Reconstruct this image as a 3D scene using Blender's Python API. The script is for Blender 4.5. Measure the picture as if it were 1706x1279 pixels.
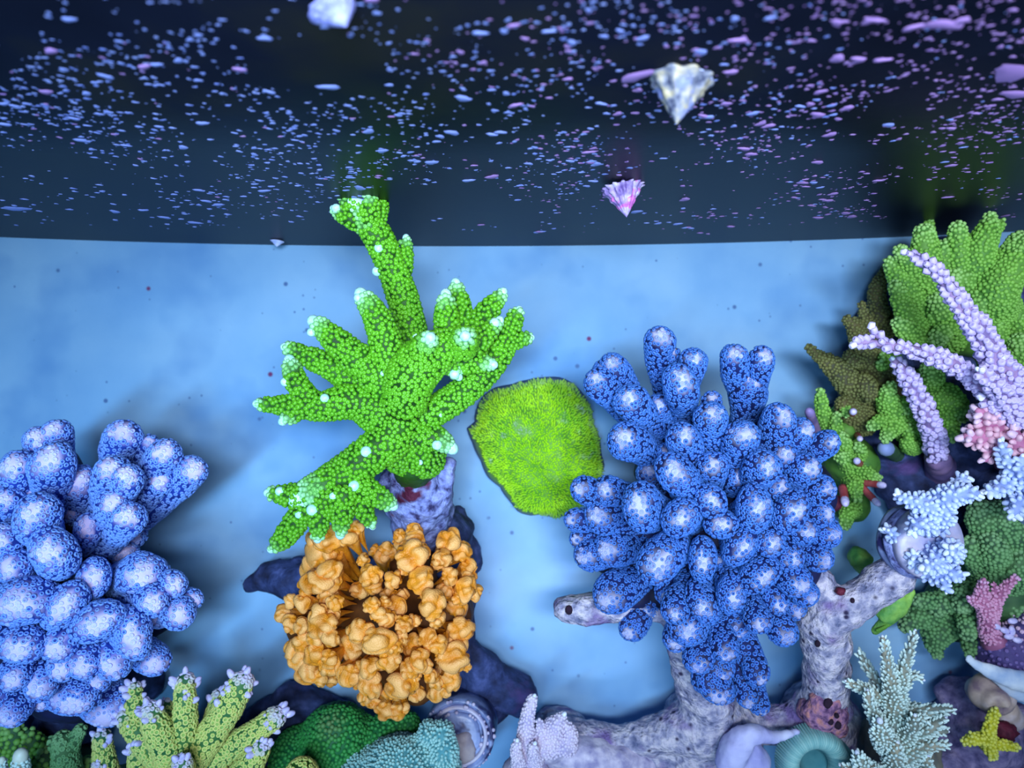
import bpy, math, random
import numpy as np
from mathutils import noise as mnoise, Vector

# ------------------------------------------------------------------ camera, light, exposure
for o in list(bpy.data.objects):
    bpy.data.objects.remove(o)
SC = bpy.context.scene
COL = SC.collection
F = 1241.0            # focal length in pixels of the 1706 px wide frame
H = 0.60              # height of the lens above the tank floor (m)
cam_d = bpy.data.cameras.new('camera')
cam_d.sensor_width = 36.0
cam_d.lens = 36.0 * F / 1706.0
cam_d.clip_start = 0.005
cam_d.dof.use_dof = True
cam_d.dof.focus_distance = 0.435
cam_d.dof.aperture_fstop = 8.0
cam = bpy.data.objects.new('camera', cam_d)
COL.objects.link(cam)
cam.location = (0, 0, H)
SC.camera = cam


def lin(r, g, b):
    def f(c):
        c = c / 255.0
        return c / 12.92 if c <= 0.04045 else ((c + 0.055) / 1.055) ** 2.4
    return (f(r), f(g), f(b), 1.0)


world = bpy.data.worlds.new('water_ambience')
SC.world = world
world.use_nodes = True
bg = world.node_tree.nodes['Background']
bg.inputs['Color'].default_value = (0.16, 0.42, 1.0, 1)
bg.inputs['Strength'].default_value = 0.19


def area(name, loc, size, power, color, target=(0, 0, 0), spread=180):
    d = bpy.data.lights.new(name, 'AREA')
    d.shape = 'RECTANGLE'
    d.size, d.size_y = size
    d.energy = power
    d.color = color
    d.spread = math.radians(spread)      # lensed diodes
    o = bpy.data.objects.new(name, d)
    COL.objects.link(o)
    o.location = loc
    o.rotation_euler = (Vector(target) - Vector(loc)).to_track_quat('-Z', 'Y').to_euler()
    return o


area('led_panel', (0.07, 0.06, 1.00), (0.36, 0.08), 2.9, (0.76, 0.86, 1.0), (0.07, 0.15, 0), 72)
area('led_strip', (0.14, -0.50, 0.95), (0.6, 0.06), 1.4, (0.62, 0.80, 1.0), (0.12, 0.10, 0.30), 75)
area('added_blue_fill', (-0.20, -0.14, 1.00), (0.3, 0.06), 2.0, (0.34, 0.68, 1.0), (-0.30, 0.0, 0.05), 90)  # unseen blue lamp, added to brighten the left side
SC.view_settings.view_transform = 'Standard'
SC.view_settings.look = 'None'
SC.view_settings.exposure = -0.32
SC.view_settings.gamma = 1.0
SC.view_settings.use_curve_mapping = False

rng = np.random.default_rng(11)
random.seed(5)


# ------------------------------------------------------------------ placing helpers
def P(px, py, z):
    d = (H - z) / F
    return np.array([(px - 853.0) * d, -(py - 639.5) * d, z])


def S(z):
    return (H - z) / F


def nrm(v):
    v = np.asarray(v, float)
    n = np.linalg.norm(v, axis=-1, keepdims=True)
    return v / np.maximum(n, 1e-12)


# ------------------------------------------------------------------ mesh helpers
class Bag:
    """Collects pieces of geometry and links them as ONE mesh object."""

    def __init__(self):
        self.V, self.Q, self.T, self.A, self.n = [], [], [], [], 0

    def add(self, V, Q=None, T=None, A=None):
        V = np.asarray(V, float)
        self.V.append(V)
        if Q is not None and len(Q):
            self.Q.append(np.asarray(Q) + self.n)
        if T is not None and len(T):
            self.T.append(np.asarray(T) + self.n)
        self.A.append(A or {})
        self.n += len(V)
        return self

    def arrays(self):
        V = np.concatenate(self.V)
        Q = np.concatenate(self.Q) if self.Q else np.zeros((0, 4), int)
        T = np.concatenate(self.T) if self.T else np.zeros((0, 3), int)
        keys = set(k for a in self.A for k in a)
        A = {}
        for k in keys:
            A[k] = np.concatenate([np.asarray(a[k], float) if k in a else np.zeros(len(v)) for a, v in zip(self.A, self.V)])
        return V, Q, T, A

    def link(self, name, material, parent=None, offset=(0, 0, 0), smooth=True):
        V, Q, T, A = self.arrays()
        return link_mesh(name, V, Q, T, A, material, parent, offset, smooth)


def raw_mesh(name, V, Q, T, A, smooth=True):
    me = bpy.data.meshes.new(name)
    nq, nt = len(Q), len(T)
    me.vertices.add(len(V))
    me.vertices.foreach_set('co', np.ascontiguousarray(V, dtype=np.float32).ravel())
    loops = np.concatenate([np.asarray(Q, dtype=np.int32).ravel(), np.asarray(T, dtype=np.int32).ravel()])
    me.loops.add(len(loops))
    me.loops.foreach_set('vertex_index', loops.astype(np.int32))
    me.polygons.add(nq + nt)
    starts = np.concatenate([np.arange(nq) * 4, nq * 4 + np.arange(nt) * 3]).astype(np.int32)
    me.polygons.foreach_set('loop_start', starts)
    me.update(calc_edges=True)
    me.validate()
    if smooth:
        me.polygons.foreach_set('use_smooth', np.ones(len(me.polygons), dtype=bool))
    for k, v in (A or {}).items():
        at = me.attributes.new(k, 'FLOAT', 'POINT')
        at.data.foreach_set('value', np.asarray(v, dtype=np.float32))
    return me


def link_mesh(name, V, Q, T, A, material, parent=None, offset=(0, 0, 0), smooth=True):
    me = raw_mesh(name, np.asarray(V) - np.asarray(offset, float), Q, T, A, smooth)
    me.materials.append(material)
    o = bpy.data.objects.new(name, me)
    COL.objects.link(o)
    if parent is not None:
        o.parent = parent
    return o


def tag(o, label=None, cat=None, group=None, kind=None):
    if label:
        o['label'] = label
    if cat:
        o['category'] = cat
    if group:
        o['group'] = group
    if kind:
        o['kind'] = kind
    return o


def thing(name, loc, label, cat, group=None):
    o = bpy.data.objects.new(name, None)
    o.empty_display_size = 0.01
    COL.objects.link(o)
    o.location = tuple(loc)
    return tag(o, label, cat, group)


def catmull(pts, vals, step):
    pts = np.asarray(pts, float)
    vals = np.asarray(vals, float)
    if len(pts) == 2:
        pts = np.array([pts[0], (pts[0] + pts[1]) / 2, pts[1]])
        vals = np.array([vals[0], (vals[0] + vals[1]) / 2, vals[1]])
    p = np.vstack([2 * pts[0] - pts[1], pts, 2 * pts[-1] - pts[-2]])
    r = np.concatenate([[vals[0]], vals, [vals[-1]]])
    out, ro = [], []
    for i in range(1, len(p) - 2):
        n = max(2, int(np.linalg.norm(p[i + 1] - p[i]) / step))
        for k in range(n):
            t = k / n
            a, b, c, d = p[i - 1], p[i], p[i + 1], p[i + 2]
            out.append(0.5 * (2 * b + (c - a) * t + (2 * a - 5 * b + 4 * c - d) * t * t + (3 * b - a - 3 * c + d) * t ** 3))
            ro.append(r[i] + (r[i + 1] - r[i]) * (3 * t * t - 2 * t ** 3))
    out.append(p[-2])
    ro.append(r[-2])
    return np.array(out), np.array(ro)


def tube(pts, radii, nseg=12, step=None, cap=True):
    """Round tapering branch with a domed end; returns verts, quads, tris, rings info."""
    radii = np.asarray(radii, float)
    step = step or max(0.0025, radii.mean() * 0.6)
    C, R = catmull(pts, radii, step)
    Tg = nrm(np.gradient(C, axis=0))
    n0 = len(C)
    dist_end = np.concatenate([np.cumsum(np.linalg.norm(np.diff(C, axis=0), axis=1)[::-1])[::-1], [0]])
    if cap:
        e, rr, tg = C[-1], R[-1], Tg[-1]
        for a in (25, 48, 70):
            a = math.radians(a)
            C = np.vstack([C, e + tg * rr * math.sin(a)])
            R = np.append(R, rr * math.cos(a))
            Tg = np.vstack([Tg, tg])
            dist_end = np.append(dist_end, -rr * math.sin(a))
    u = np.cross(Tg[0], [0.31, 0.17, 0.93])
    if np.linalg.norm(u) < 0.1:
        u = np.cross(Tg[0], [1, 0, 0])
    u = nrm(u)
    th = np.linspace(0, 2 * math.pi, nseg, endpoint=False)
    V, D, TG = [], [], []
    for i in range(len(C)):
        u = nrm(u - Tg[i] * np.dot(u, Tg[i]))
        w = np.cross(Tg[i], u)
        V.append(C[i] + R[i] * (np.cos(th)[:, None] * u + np.sin(th)[:, None] * w))
        D.append(np.full(nseg, dist_end[i]))
        TG.append(np.repeat(Tg[i][None], nseg, 0))
    n = len(C)
    V = np.vstack(V)
    D = np.concatenate(D)
    TG = np.vstack(TG)
    i = np.arange(n - 1)[:, None] * nseg
    j = np.arange(nseg)[None]
    j2 = (j + 1) % nseg
    Q = np.stack([i + j, i + j2, i + nseg + j2, i + nseg + j], -1).reshape(-1, 4)
    pole = C[n0 - 1] + Tg[-1] * R[n0 - 1] if cap else C[-1]
    V = np.vstack([V, pole, C[0] - Tg[0] * R[0] * 0.3])
    D = np.append(D, [-R[n0 - 1], dist_end[0]])
    TG = np.vstack([TG, Tg[-1], Tg[0]])
    k = len(V)
    last = (n - 1) * nseg
    jj = np.arange(nseg)
    T = np.vstack([np.stack([last + jj, last + (jj + 1) % nseg, np.full(nseg, k - 2)], -1),
                   np.stack([(jj + 1) % nseg, jj, np.full(nseg, k - 1)], -1)])
    return dict(V=V, Q=Q, T=T, D=D, TG=TG, C=C[:n0], R=R[:n0], end=C[n0 - 1], tg=Tg[-1], r=R[n0 - 1])


def all_tris(Q, T):
    Q = np.asarray(Q, int).reshape(-1, 4)
    T = np.asarray(T, int).reshape(-1, 3)
    return np.vstack([Q[:, [0, 1, 2]], Q[:, [0, 2, 3]], T])


def vnormals(V, tris):
    n = np.cross(V[tris[:, 1]] - V[tris[:, 0]], V[tris[:, 2]] - V[tris[:, 0]])
    N = np.zeros_like(V)
    for k in range(3):
        np.add.at(N, tris[:, k], n)
    return nrm(N)


def noise3(V, scale, off=0.0):
    return np.array([mnoise.noise((x * scale + off, y * scale + off * 0.7, z * scale - off)) for x, y, z in V])


_ICO = {}


def ico(sub):
    if sub not in _ICO:
        import bmesh
        bm = bmesh.new()
        bmesh.ops.create_icosphere(bm, subdivisions=sub, radius=1.0)
        bm.verts.ensure_lookup_table()
        V = np.array([v.co[:] for v in bm.verts])
        T = np.array([[v.index for v in f.verts] for f in bm.faces])
        bm.free()
        _ICO[sub] = (V, T)
    return _ICO[sub]


def scatter(V, tris, rmin, k=3.0, seed=0, extra=None):
    """Blue-noise points on a surface: positions, normals, source vertex index."""
    g = np.random.default_rng(seed)
    a, b, c = V[tris[:, 0]], V[tris[:, 1]], V[tris[:, 2]]
    cr = np.cross(b - a, c - a)
    ar = np.linalg.norm(cr, axis=1) / 2
    n = int(ar.sum() / (rmin * rmin) * k) + 4
    f = g.choice(len(tris), n, p=ar / ar.sum())
    r1, r2 = np.sqrt(g.random(n)), g.random(n)
    p = a[f] * (1 - r1)[:, None] + b[f] * (r1 * (1 - r2))[:, None] + c[f] * (r1 * r2)[:, None]
    VN = vnormals(V, tris)
    nn = nrm(VN[tris[f, 0]] * (1 - r1)[:, None] + VN[tris[f, 1]] * (r1 * (1 - r2))[:, None] + VN[tris[f, 2]] * (r1 * r2)[:, None])
    src = tris[f, 0]
    return p, nn, src


def thin(p, rmin):
    cell = np.floor(p / rmin).astype(int)
    grid, keep = {}, []
    r2 = rmin * rmin
    pl = p.tolist()
    for i, (cx, cy, cz) in enumerate(cell.tolist()):
        x, y, z = pl[i]
        ok = True
        for dx in (-1, 0, 1):
            for dy in (-1, 0, 1):
                for dz in (-1, 0, 1):
                    for q in grid.get((cx + dx, cy + dy, cz + dz), ()):
                        if (q[0] - x) ** 2 + (q[1] - y) ** 2 + (q[2] - z) ** 2 < r2:
                            ok = False
                            break
                    if not ok:
                        break
                if not ok:
                    break
            if not ok:
                break
        if ok:
            grid.setdefault((cx, cy, cz), []).append((x, y, z))
            keep.append(i)
    return np.array(keep, int)


def lathe_template(prof, nseg):
    """prof: list of (radius, height, rim) ending on the axis."""
    th = np.linspace(0, 2 * math.pi, nseg, endpoint=False)
    V, A = [], []
    for r, h, a in prof[:-1]:
        V += [(r * math.cos(t), r * math.sin(t), h) for t in th]
        A += [a] * nseg
    V.append((0, 0, prof[-1][1]))
    A.append(prof[-1][2])
    m = len(prof) - 1
    Q = [(i * nseg + j, i * nseg + (j + 1) % nseg, (i + 1) * nseg + (j + 1) % nseg, (i + 1) * nseg + j) for i in range(m - 1) for j in range(nseg)]
    T = [((m - 1) * nseg + j, (m - 1) * nseg + (j + 1) % nseg, m * nseg) for j in range(nseg)]
    return np.array(V, float), np.array(Q, int).reshape(-1, 4), np.array(T, int), np.array(A, float)


CUP = lathe_template([(1.0, -0.25, 0.0), (0.92, 0.42, 0.85), (0.62, 0.55, 1.0), (0.42, 0.15, 0.1), (0, 0.05, 0.0)], 7)
DOME = lathe_template([(1.0, -0.35, 0.0), (0.98, 0.35, 0.45), (0.66, 0.85, 0.9), (0, 1.0, 1.0)], 6)
DIMPLE = lathe_template([(1.0, -0.35, 0.0), (0.95, 0.5, 0.6), (0.6, 0.95, 1.0), (0.25, 0.85, 0.55), (0, 0.7, 0.3)], 6)
NUB = lathe_template([(1.0, -0.4, 0.0), (0.9, 0.7, 0.45), (0.6, 1.5, 0.95), (0, 1.75, 1.0)], 6)
LONGNUB = lathe_template([(1.0, -0.4, 0.0), (0.85, 1.0, 0.45), (0.6, 2.2, 0.95), (0, 2.6, 1.0)], 6)
SCALE = lathe_template([(1.0, -0.3, 0.0), (0.95, 0.6, 0.6), (0.75, 1.3, 1.0), (0.35, 1.35, 0.5), (0, 1.0, 0.3)], 6)
SPIKE = lathe_template([(0.9, -0.2, 0.0), (0.5, 1.0, 0.7), (0, 1.9, 1.0)], 4)


def stamp(bag, pts, dirs, size, tmpl, tip=None, seed=0, jitter=0.22):
    if len(pts) == 0:
        return
    g = np.random.default_rng(seed + 77)
    n = len(pts)
    TV, TQ, TT, TA = tmpl
    d = nrm(dirs)
    ref = np.where(np.abs(d[:, 2:3]) < 0.8, np.array([[0, 0, 1.0]]), np.array([[1.0, 0, 0]]))
    u = nrm(np.cross(ref, d))
    w = np.cross(d, u)
    a = g.random(n) * 6.28
    uu = u * np.cos(a)[:, None] + w * np.sin(a)[:, None]
    ww = np.cross(d, uu)
    s = (np.asarray(size) * (1 + jitter * (g.random(n) * 2 - 1)))[:, None, None]
    V = pts[:, None, :] + s * (TV[None, :, 0:1] * uu[:, None] + TV[None, :, 1:2] * ww[:, None] + TV[None, :, 2:3] * d[:, None])
    m = len(TV)
    off = (np.arange(n) * m)[:, None, None]
    A = {'rim': np.tile(TA, n), 'tip': np.repeat(np.zeros(n) if tip is None else tip, m)}
    bag.add(V.reshape(-1, 3), (TQ[None] + off).reshape(-1, 4), (TT[None] + off).reshape(-1, 3), A)


# ------------------------------------------------------------------ material helpers
def material(name, ramp, scale=60.0, detail=4.0, rough=0.55, spec=0.35, bump=0.0, bump_scale=300.0, bump_kind='NOISE',
             attr=(), speck=None, bump_dist=0.001, extra_noise=None):
    """Noise-ramp pigment; attr = [(attribute, colour, strength)] colour zones stored on the mesh; speck = (scale, threshold, colour)."""
    m = bpy.data.materials.new(name)
    m.use_nodes = True
    nt = m.node_tree
    N, L = nt.nodes, nt.links
    bs = N['Principled BSDF']
    bs.inputs['Roughness'].default_value = rough
    bs.inputs['Specular IOR Level'].default_value = spec
    tc = N.new('ShaderNodeTexCoord')
    nz = N.new('ShaderNodeTexNoise')
    nz.inputs['Scale'].default_value = scale
    nz.inputs['Detail'].default_value = detail
    L.new(tc.outputs['Object'], nz.inputs['Vector'])
    cr = N.new('ShaderNodeValToRGB')
    els = cr.color_ramp.elements
    while len(els) < len(ramp):
        els.new(0.5)
    for e, (p, c) in zip(els, ramp):
        e.position = p
        e.color = c
    L.new(nz.outputs['Fac'], cr.inputs['Fac'])
    col = cr.outputs['Color']

    def mix(a, bcol, fac):
        mx = N.new('ShaderNodeMix')
        mx.data_type = 'RGBA'
        L.new(a, mx.inputs['A'])
        if isinstance(bcol, tuple):
            mx.inputs['B'].default_value = bcol
        else:
            L.new(bcol, mx.inputs['B'])
        L.new(fac, mx.inputs['Factor'])
        return mx.outputs['Result']
    if extra_noise:
        sc2, lo, hi, c2 = extra_noise
        n2 = N.new('ShaderNodeTexNoise')
        n2.inputs['Scale'].default_value = sc2
        n2.inputs['Detail'].default_value = 3
        mp0 = N.new('ShaderNodeMapping')
        mp0.inputs['Location'].default_value = (3.1, 1.7, 5.2)
        L.new(tc.outputs['Object'], mp0.inputs['Vector'])
        L.new(mp0.outputs['Vector'], n2.inputs['Vector'])
        mr = N.new('ShaderNodeMapRange')
        mr.inputs['From Min'].default_value = lo
        mr.inputs['From Max'].default_value = hi
        L.new(n2.outputs['Fac'], mr.inputs['Value'])
        col = mix(col, c2, mr.outputs['Result'])
    for an, c2, st in attr:
        at = N.new('ShaderNodeAttribute')
        at.attribute_name = an
        mu = N.new('ShaderNodeMath')
        mu.operation = 'MULTIPLY'
        mu.use_clamp = True
        mu.inputs[1].default_value = st
        L.new(at.outputs['Fac'], mu.inputs[0])
        col = mix(col, c2, mu.outputs['Value'])
    if speck:
        for sp in (speck if isinstance(speck, list) else [speck]):
            vo = N.new('ShaderNodeTexVoronoi')
            vo.inputs['Scale'].default_value = sp[0]
            L.new(tc.outputs['Object'], vo.inputs['Vector'])
            lt = N.new('ShaderNodeMapRange')
            lt.inputs['From Min'].default_value = sp[1]
            lt.inputs['From Max'].default_value = sp[1] * 0.45
            L.new(vo.outputs['Distance'], lt.inputs['Value'])
            # only some of the cells carry a speck
            sx = N.new('ShaderNodeSeparateColor')
            L.new(vo.outputs['Color'], sx.inputs['Color'])
            gt = N.new('ShaderNodeMath')
            gt.operation = 'GREATER_THAN'
            gt.inputs[1].default_value = sp[3]
            L.new(sx.outputs['Red'], gt.inputs[0])
            mu = N.new('ShaderNodeMath')
            mu.operation = 'MULTIPLY'
            L.new(lt.outputs['Result'], mu.inputs[0])
            L.new(gt.outputs['Value'], mu.inputs[1])
            col = mix(col, sp[2], mu.outputs['Value'])
    L.new(col, bs.inputs['Base Color'])
    if bump > 0:
        if bump_kind == 'VORONOI':
            bn = N.new('ShaderNodeTexVoronoi')
            out = 'Distance'
        else:
            bn = N.new('ShaderNodeTexNoise')
            bn.inputs['Detail'].default_value = 5
            out = 'Fac'
        bn.inputs['Scale'].default_value = bump_scale
        L.new(tc.outputs['Object'], bn.inputs['Vector'])
        bp = N.new('ShaderNodeBump')
        bp.inputs['Strength'].default_value = bump
        bp.inputs['Distance'].default_value = bump_dist
        if bump_kind == 'VORONOI':
            bp.invert = True
        L.new(bn.outputs[out], bp.inputs['Height'])
        L.new(bp.outputs['Normal'], bs.inputs['Normal'])
    return m


def two(c1, c2, lo=0.35, hi=0.65):
    return [(lo, c1), (hi, c2)]


M = {}
M['floor'] = material('tank_floor_acrylic', [(0.25, lin(112, 166, 222)), (0.5, lin(136, 186, 232)), (0.8, lin(162, 206, 242))], scale=9, detail=6, rough=0.42, spec=0.3,
                      bump=0.05, bump_scale=60, extra_noise=(16, 0.50, 0.80, lin(98, 152, 214)),
                      speck=[(55, 0.13, lin(84, 118, 172), 0.80), (31, 0.08, lin(120, 60, 110), 0.90), (120, 0.16, lin(100, 140, 195), 0.8)])
M['wall'] = material('tank_wall_black', [(0.3, lin(6, 9, 20)), (0.55, lin(11, 16, 30)), (0.75, lin(24, 27, 26))], scale=14, detail=6, rough=0.42, spec=0.07,
                     bump=0.1, bump_scale=120)
M['spot_blue'] = material('coralline_lilac', two(lin(112, 130, 208), lin(152, 166, 232)), scale=300, rough=0.7)
M['spot_pink'] = material('coralline_pink', two(lin(140, 106, 176), lin(178, 142, 204)), scale=300, rough=0.7)

NAVY, RIMB, PALE = lin(12, 26, 84), lin(70, 126, 212), lin(192, 194, 232)
M['blue_flesh'] = material('blue_coral_flesh', two(lin(10, 20, 66), lin(18, 36, 100)), scale=120, rough=0.6, bump=0.3, bump_scale=900,
                           attr=[('tip', PALE, 0.78)])
M['blue_polyp'] = material('blue_coral_polyps', two(NAVY, lin(34, 50, 140)), scale=90, rough=0.55,
                           attr=[('rim', RIMB, 1.0), ('tip', PALE, 0.6)])
M['blue_core'] = material('blue_coral_inner', two(lin(10, 14, 44), lin(24, 32, 84)), scale=60, rough=0.7)
M['violet_flesh'] = material('violet_coral_flesh', two(lin(20, 42, 122), lin(36, 66, 170)), scale=120, rough=0.6, bump=0.3, bump_scale=900,
                             attr=[('tip', lin(222, 208, 250), 0.85)])
M['violet_polyp'] = material('violet_coral_polyps', two(lin(30, 48, 140), lin(44, 62, 170)), scale=90, rough=0.55,
                             attr=[('rim', lin(122, 168, 248), 1.0), ('tip', lin(236, 224, 252), 0.6)])
M['orange'] = material('orange_coral_skin', [(0.3, lin(196, 112, 14)), (0.6, lin(230, 146, 30))], scale=70, rough=0.5, spec=0.4, bump=0.5, bump_scale=900,
                       bump_kind='VORONOI', bump_dist=0.0006, attr=[('tip', lin(240, 178, 104), 0.9)])  # pale crest colour, with highlights painted in
M['orange_core'] = material('orange_coral_inner', two(lin(74, 38, 12), lin(110, 62, 16)), scale=60, rough=0.7)
M['green_skin'] = material('green_coral_skin', two(lin(16, 56, 10), lin(34, 88, 12)), scale=120, rough=0.6, bump=0.4, bump_scale=900,
                           attr=[('tip', lin(130, 205, 110), 0.6)])
M['green_cup'] = material('green_coral_corallites', two(lin(30, 96, 12), lin(60, 130, 18)), scale=60, rough=0.45, spec=0.4,
                          attr=[('rim', lin(108, 190, 36), 0.8), ('tip', lin(172, 236, 190), 0.8)])
M['mint_tip'] = material('pale_mint_growth_tip', two(lin(160, 226, 214), lin(196, 238, 246)), scale=500, rough=0.4, spec=0.4)
M['rock_violet'] = material('coralline_crusted_rock', [(0.34, lin(48, 46, 92)), (0.46, lin(112, 122, 182)), (0.62, lin(150, 164, 222)), (0.75, lin(98, 96, 160))], scale=150,
                            detail=8, rough=0.75, bump=0.9, bump_scale=336, bump_dist=0.002, extra_noise=(38, 0.60, 0.66, lin(78, 20, 52)))
M['rock_dark'] = material('dark_live_rock', [(0.3, lin(22, 28, 58)), (0.55, lin(48, 62, 110)), (0.75, lin(84, 98, 158))], scale=90,
                          detail=7, rough=0.8, bump=0.8, bump_scale=264, bump_dist=0.002, extra_noise=(26, 0.62, 0.72, lin(88, 70, 130)))
M['rock_reef'] = material('reef_branch_rock', [(0.3, lin(104, 110, 148)), (0.46, lin(164, 162, 192)), (0.62, lin(216, 208, 222)), (0.78, lin(184, 172, 202))], scale=150,
                          detail=9, rough=0.8, bump=1.0, bump_scale=300, bump_dist=0.004, extra_noise=(40, 0.54, 0.68, lin(124, 104, 164)),
                          speck=[(110, 0.25, lin(48, 42, 76), 0.75)])
M['rock_red'] = material('red_algae_crust', [(0.35, lin(84, 54, 96)), (0.5, lin(156, 112, 150)), (0.65, lin(198, 134, 130))], scale=190,
                         detail=8, rough=0.8, bump=1.0, bump_scale=384, bump_dist=0.002)
M['rock_mauve'] = material('mauve_rock', [(0.3, lin(66, 62, 108)), (0.5, lin(124, 114, 158)), (0.7, lin(168, 152, 190))], scale=110,
                           detail=8, rough=0.8, bump=0.9, bump_scale=336, bump_dist=0.002)
M['hole'] = material('burrow_dark', two(lin(24, 14, 34), lin(44, 22, 44)), scale=200, rough=0.9)
M['star_base'] = material('grey_encrusted_stone', two(lin(78, 134, 40), lin(112, 160, 62)), scale=60, detail=7, rough=0.85, bump=0.7, bump_scale=200,
                          attr=[('tip', lin(96, 104, 150), 1.0)])
M['star_polyp'] = material('star_polyp_green', two(lin(84, 166, 12), lin(150, 212, 8)), scale=60, detail=6, rough=0.5,
                           attr=[('rim', lin(184, 232, 30), 0.6), ('tip', lin(128, 138, 170), 0.85)])
M['yellow_skin'] = material('yellow_green_skin', two(lin(36, 96, 56), lin(76, 124, 62)), scale=60, rough=0.6, bump=0.3, bump_scale=800)
M['yellow_cup'] = material('yellow_corallites', two(lin(96, 156, 78), lin(150, 176, 84)), scale=40, rough=0.5,
                           attr=[('rim', lin(226, 222, 126), 0.85), ('tip', lin(206, 196, 240), 0.95)])
M['lilac_tip'] = material('lilac_growth_tip', two(lin(186, 180, 236), lin(222, 212, 250)), scale=400, rough=0.45)
M['bush_skin'] = material('bush_green_skin', two(lin(62, 112, 44), lin(96, 144, 56)), scale=60, rough=0.65)
M['bush_cup'] = material('bush_green_nodules', two(lin(78, 136, 42), lin(110, 168, 58)), scale=40, rough=0.55,
                         attr=[('rim', lin(134, 186, 84), 0.6), ('tip', lin(164, 206, 134), 0.6)])
M['olive_skin'] = material('olive_skin', two(lin(40, 76, 54), lin(70, 108, 66)), scale=60, rough=0.65)
M['olive_cup'] = material('olive_nodules', two(lin(62, 108, 74), lin(88, 138, 84)), scale=40, rough=0.6,
                          attr=[('rim', lin(112, 162, 102), 0.8), ('tip', lin(140, 180, 130), 0.6)])
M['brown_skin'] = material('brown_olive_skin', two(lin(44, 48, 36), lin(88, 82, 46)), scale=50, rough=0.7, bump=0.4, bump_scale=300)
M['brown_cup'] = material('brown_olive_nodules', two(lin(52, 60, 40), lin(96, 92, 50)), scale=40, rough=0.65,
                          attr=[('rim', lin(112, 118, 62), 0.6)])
M['lilac_skin'] = material('lilac_branch_skin', two(lin(96, 84, 136), lin(150, 122, 164)), scale=50, rough=0.6)
M['lilac_cup'] = material('lilac_corallites', two(lin(140, 126, 190), lin(176, 158, 208)), scale=40, rough=0.55,
                          attr=[('rim', lin(206, 194, 240), 0.85), ('tip', lin(226, 222, 254), 0.9)])
M['pinkl_cup'] = material('pinkish_corallites', two(lin(186, 142, 178), lin(214, 166, 182)), scale=40, rough=0.55,
                          attr=[('rim', lin(232, 188, 204), 0.8), ('tip', lin(226, 206, 236), 0.7)])
M['pale_skin'] = material('pale_blue_skin', two(lin(120, 140, 196), lin(160, 178, 226)), scale=50, rough=0.6)
M['pale_cup'] = material('pale_blue_corallites', two(lin(142, 164, 222), lin(180, 198, 240)), scale=40, rough=0.5,
                         attr=[('rim', lin(206, 222, 252), 0.85), ('tip', lin(226, 238, 255), 0.9)])
M['white_tip'] = material('white_growth_tip', two(lin(214, 226, 252), lin(240, 246, 255)), scale=400, rough=0.4)
M['teal_skin'] = material('pale_teal_skin', two(lin(112, 124, 118), lin(156, 150, 130)), scale=50, rough=0.6)
M['teal_cup'] = material('pale_teal_corallites', two(lin(134, 162, 168), lin(184, 198, 186)), scale=30, rough=0.5,
                         attr=[('rim', lin(222, 246, 240), 0.85), ('tip', lin(232, 255, 250), 0.95)])
M['lemon_skin'] = material('lemon_skin', two(lin(160, 160, 20), lin(204, 200, 40)), scale=80, rough=0.6)
M['lemon_cup'] = material('lemon_nodules', two(lin(184, 186, 24), lin(220, 216, 60)), scale=80, rough=0.55,
                          attr=[('rim', lin(236, 236, 110), 0.7), ('tip', lin(240, 244, 150), 0.6)])
M['rose_skin'] = material('rose_skin', two(lin(150, 84, 124), lin(190, 122, 158)), scale=60, rough=0.6)
M['rose_cup'] = material('rose_corallites', two(lin(176, 104, 146), lin(206, 140, 176)), scale=60, rough=0.55,
                         attr=[('rim', lin(226, 170, 204), 0.8), ('tip', lin(232, 186, 226), 0.8)])
M['cream_skin'] = material('cream_pink_skin', two(lin(176, 168, 206), lin(214, 200, 220)), scale=60, rough=0.7, bump=0.6, bump_scale=400)
M['cream_cup'] = material('cream_pink_nodules', two(lin(184, 176, 214), lin(218, 204, 222)), scale=60, rough=0.65,
                          attr=[('rim', lin(232, 220, 240), 0.7), ('tip', lin(236, 230, 250), 0.6)])
M['dome_green'] = material('dome_green_skin', two(lin(16, 84, 50), lin(28, 112, 58)), scale=60, rough=0.65)
M['dome_green_cup'] = material('dome_green_corallites', two(lin(16, 92, 48), lin(30, 122, 50)), scale=30, rough=0.55,
                               attr=[('rim', lin(62, 156, 72), 0.75), ('tip', lin(112, 110, 84), 0.8)])
M['dome_teal'] = material('dome_teal_skin', two(lin(60, 126, 138), lin(92, 156, 162)), scale=60, rough=0.65)
M['dome_teal_cup'] = material('dome_teal_polyps', two(lin(84, 150, 158), lin(116, 176, 176)), scale=40, rough=0.55,
                              attr=[('rim', lin(170, 214, 208), 0.8)])
M['plug_grey'] = material('frag_plug_ceramic', two(lin(92, 108, 158), lin(156, 172, 218)), scale=70, detail=7, rough=0.35, spec=0.6, bump=0.4, bump_scale=260,
                          extra_noise=(60, 0.52, 0.6, lin(44, 44, 92)))
M['plug_pale'] = material('frag_plug_pale', two(lin(168, 170, 214), lin(214, 206, 222)), scale=60, detail=6, rough=0.4, spec=0.5, bump=0.3, bump_scale=260,
                          extra_noise=(50, 0.6, 0.7, lin(214, 190, 140)))
M['crust'] = material('plug_crust', two(lin(150, 144, 186), lin(222, 212, 232)), scale=120, detail=6, rough=0.8, bump=0.8, bump_scale=260)
M['glue'] = material('tan_putty', two(lin(140, 132, 150), lin(176, 164, 168)), scale=90, rough=0.8, bump=0.5, bump_scale=200)
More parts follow.
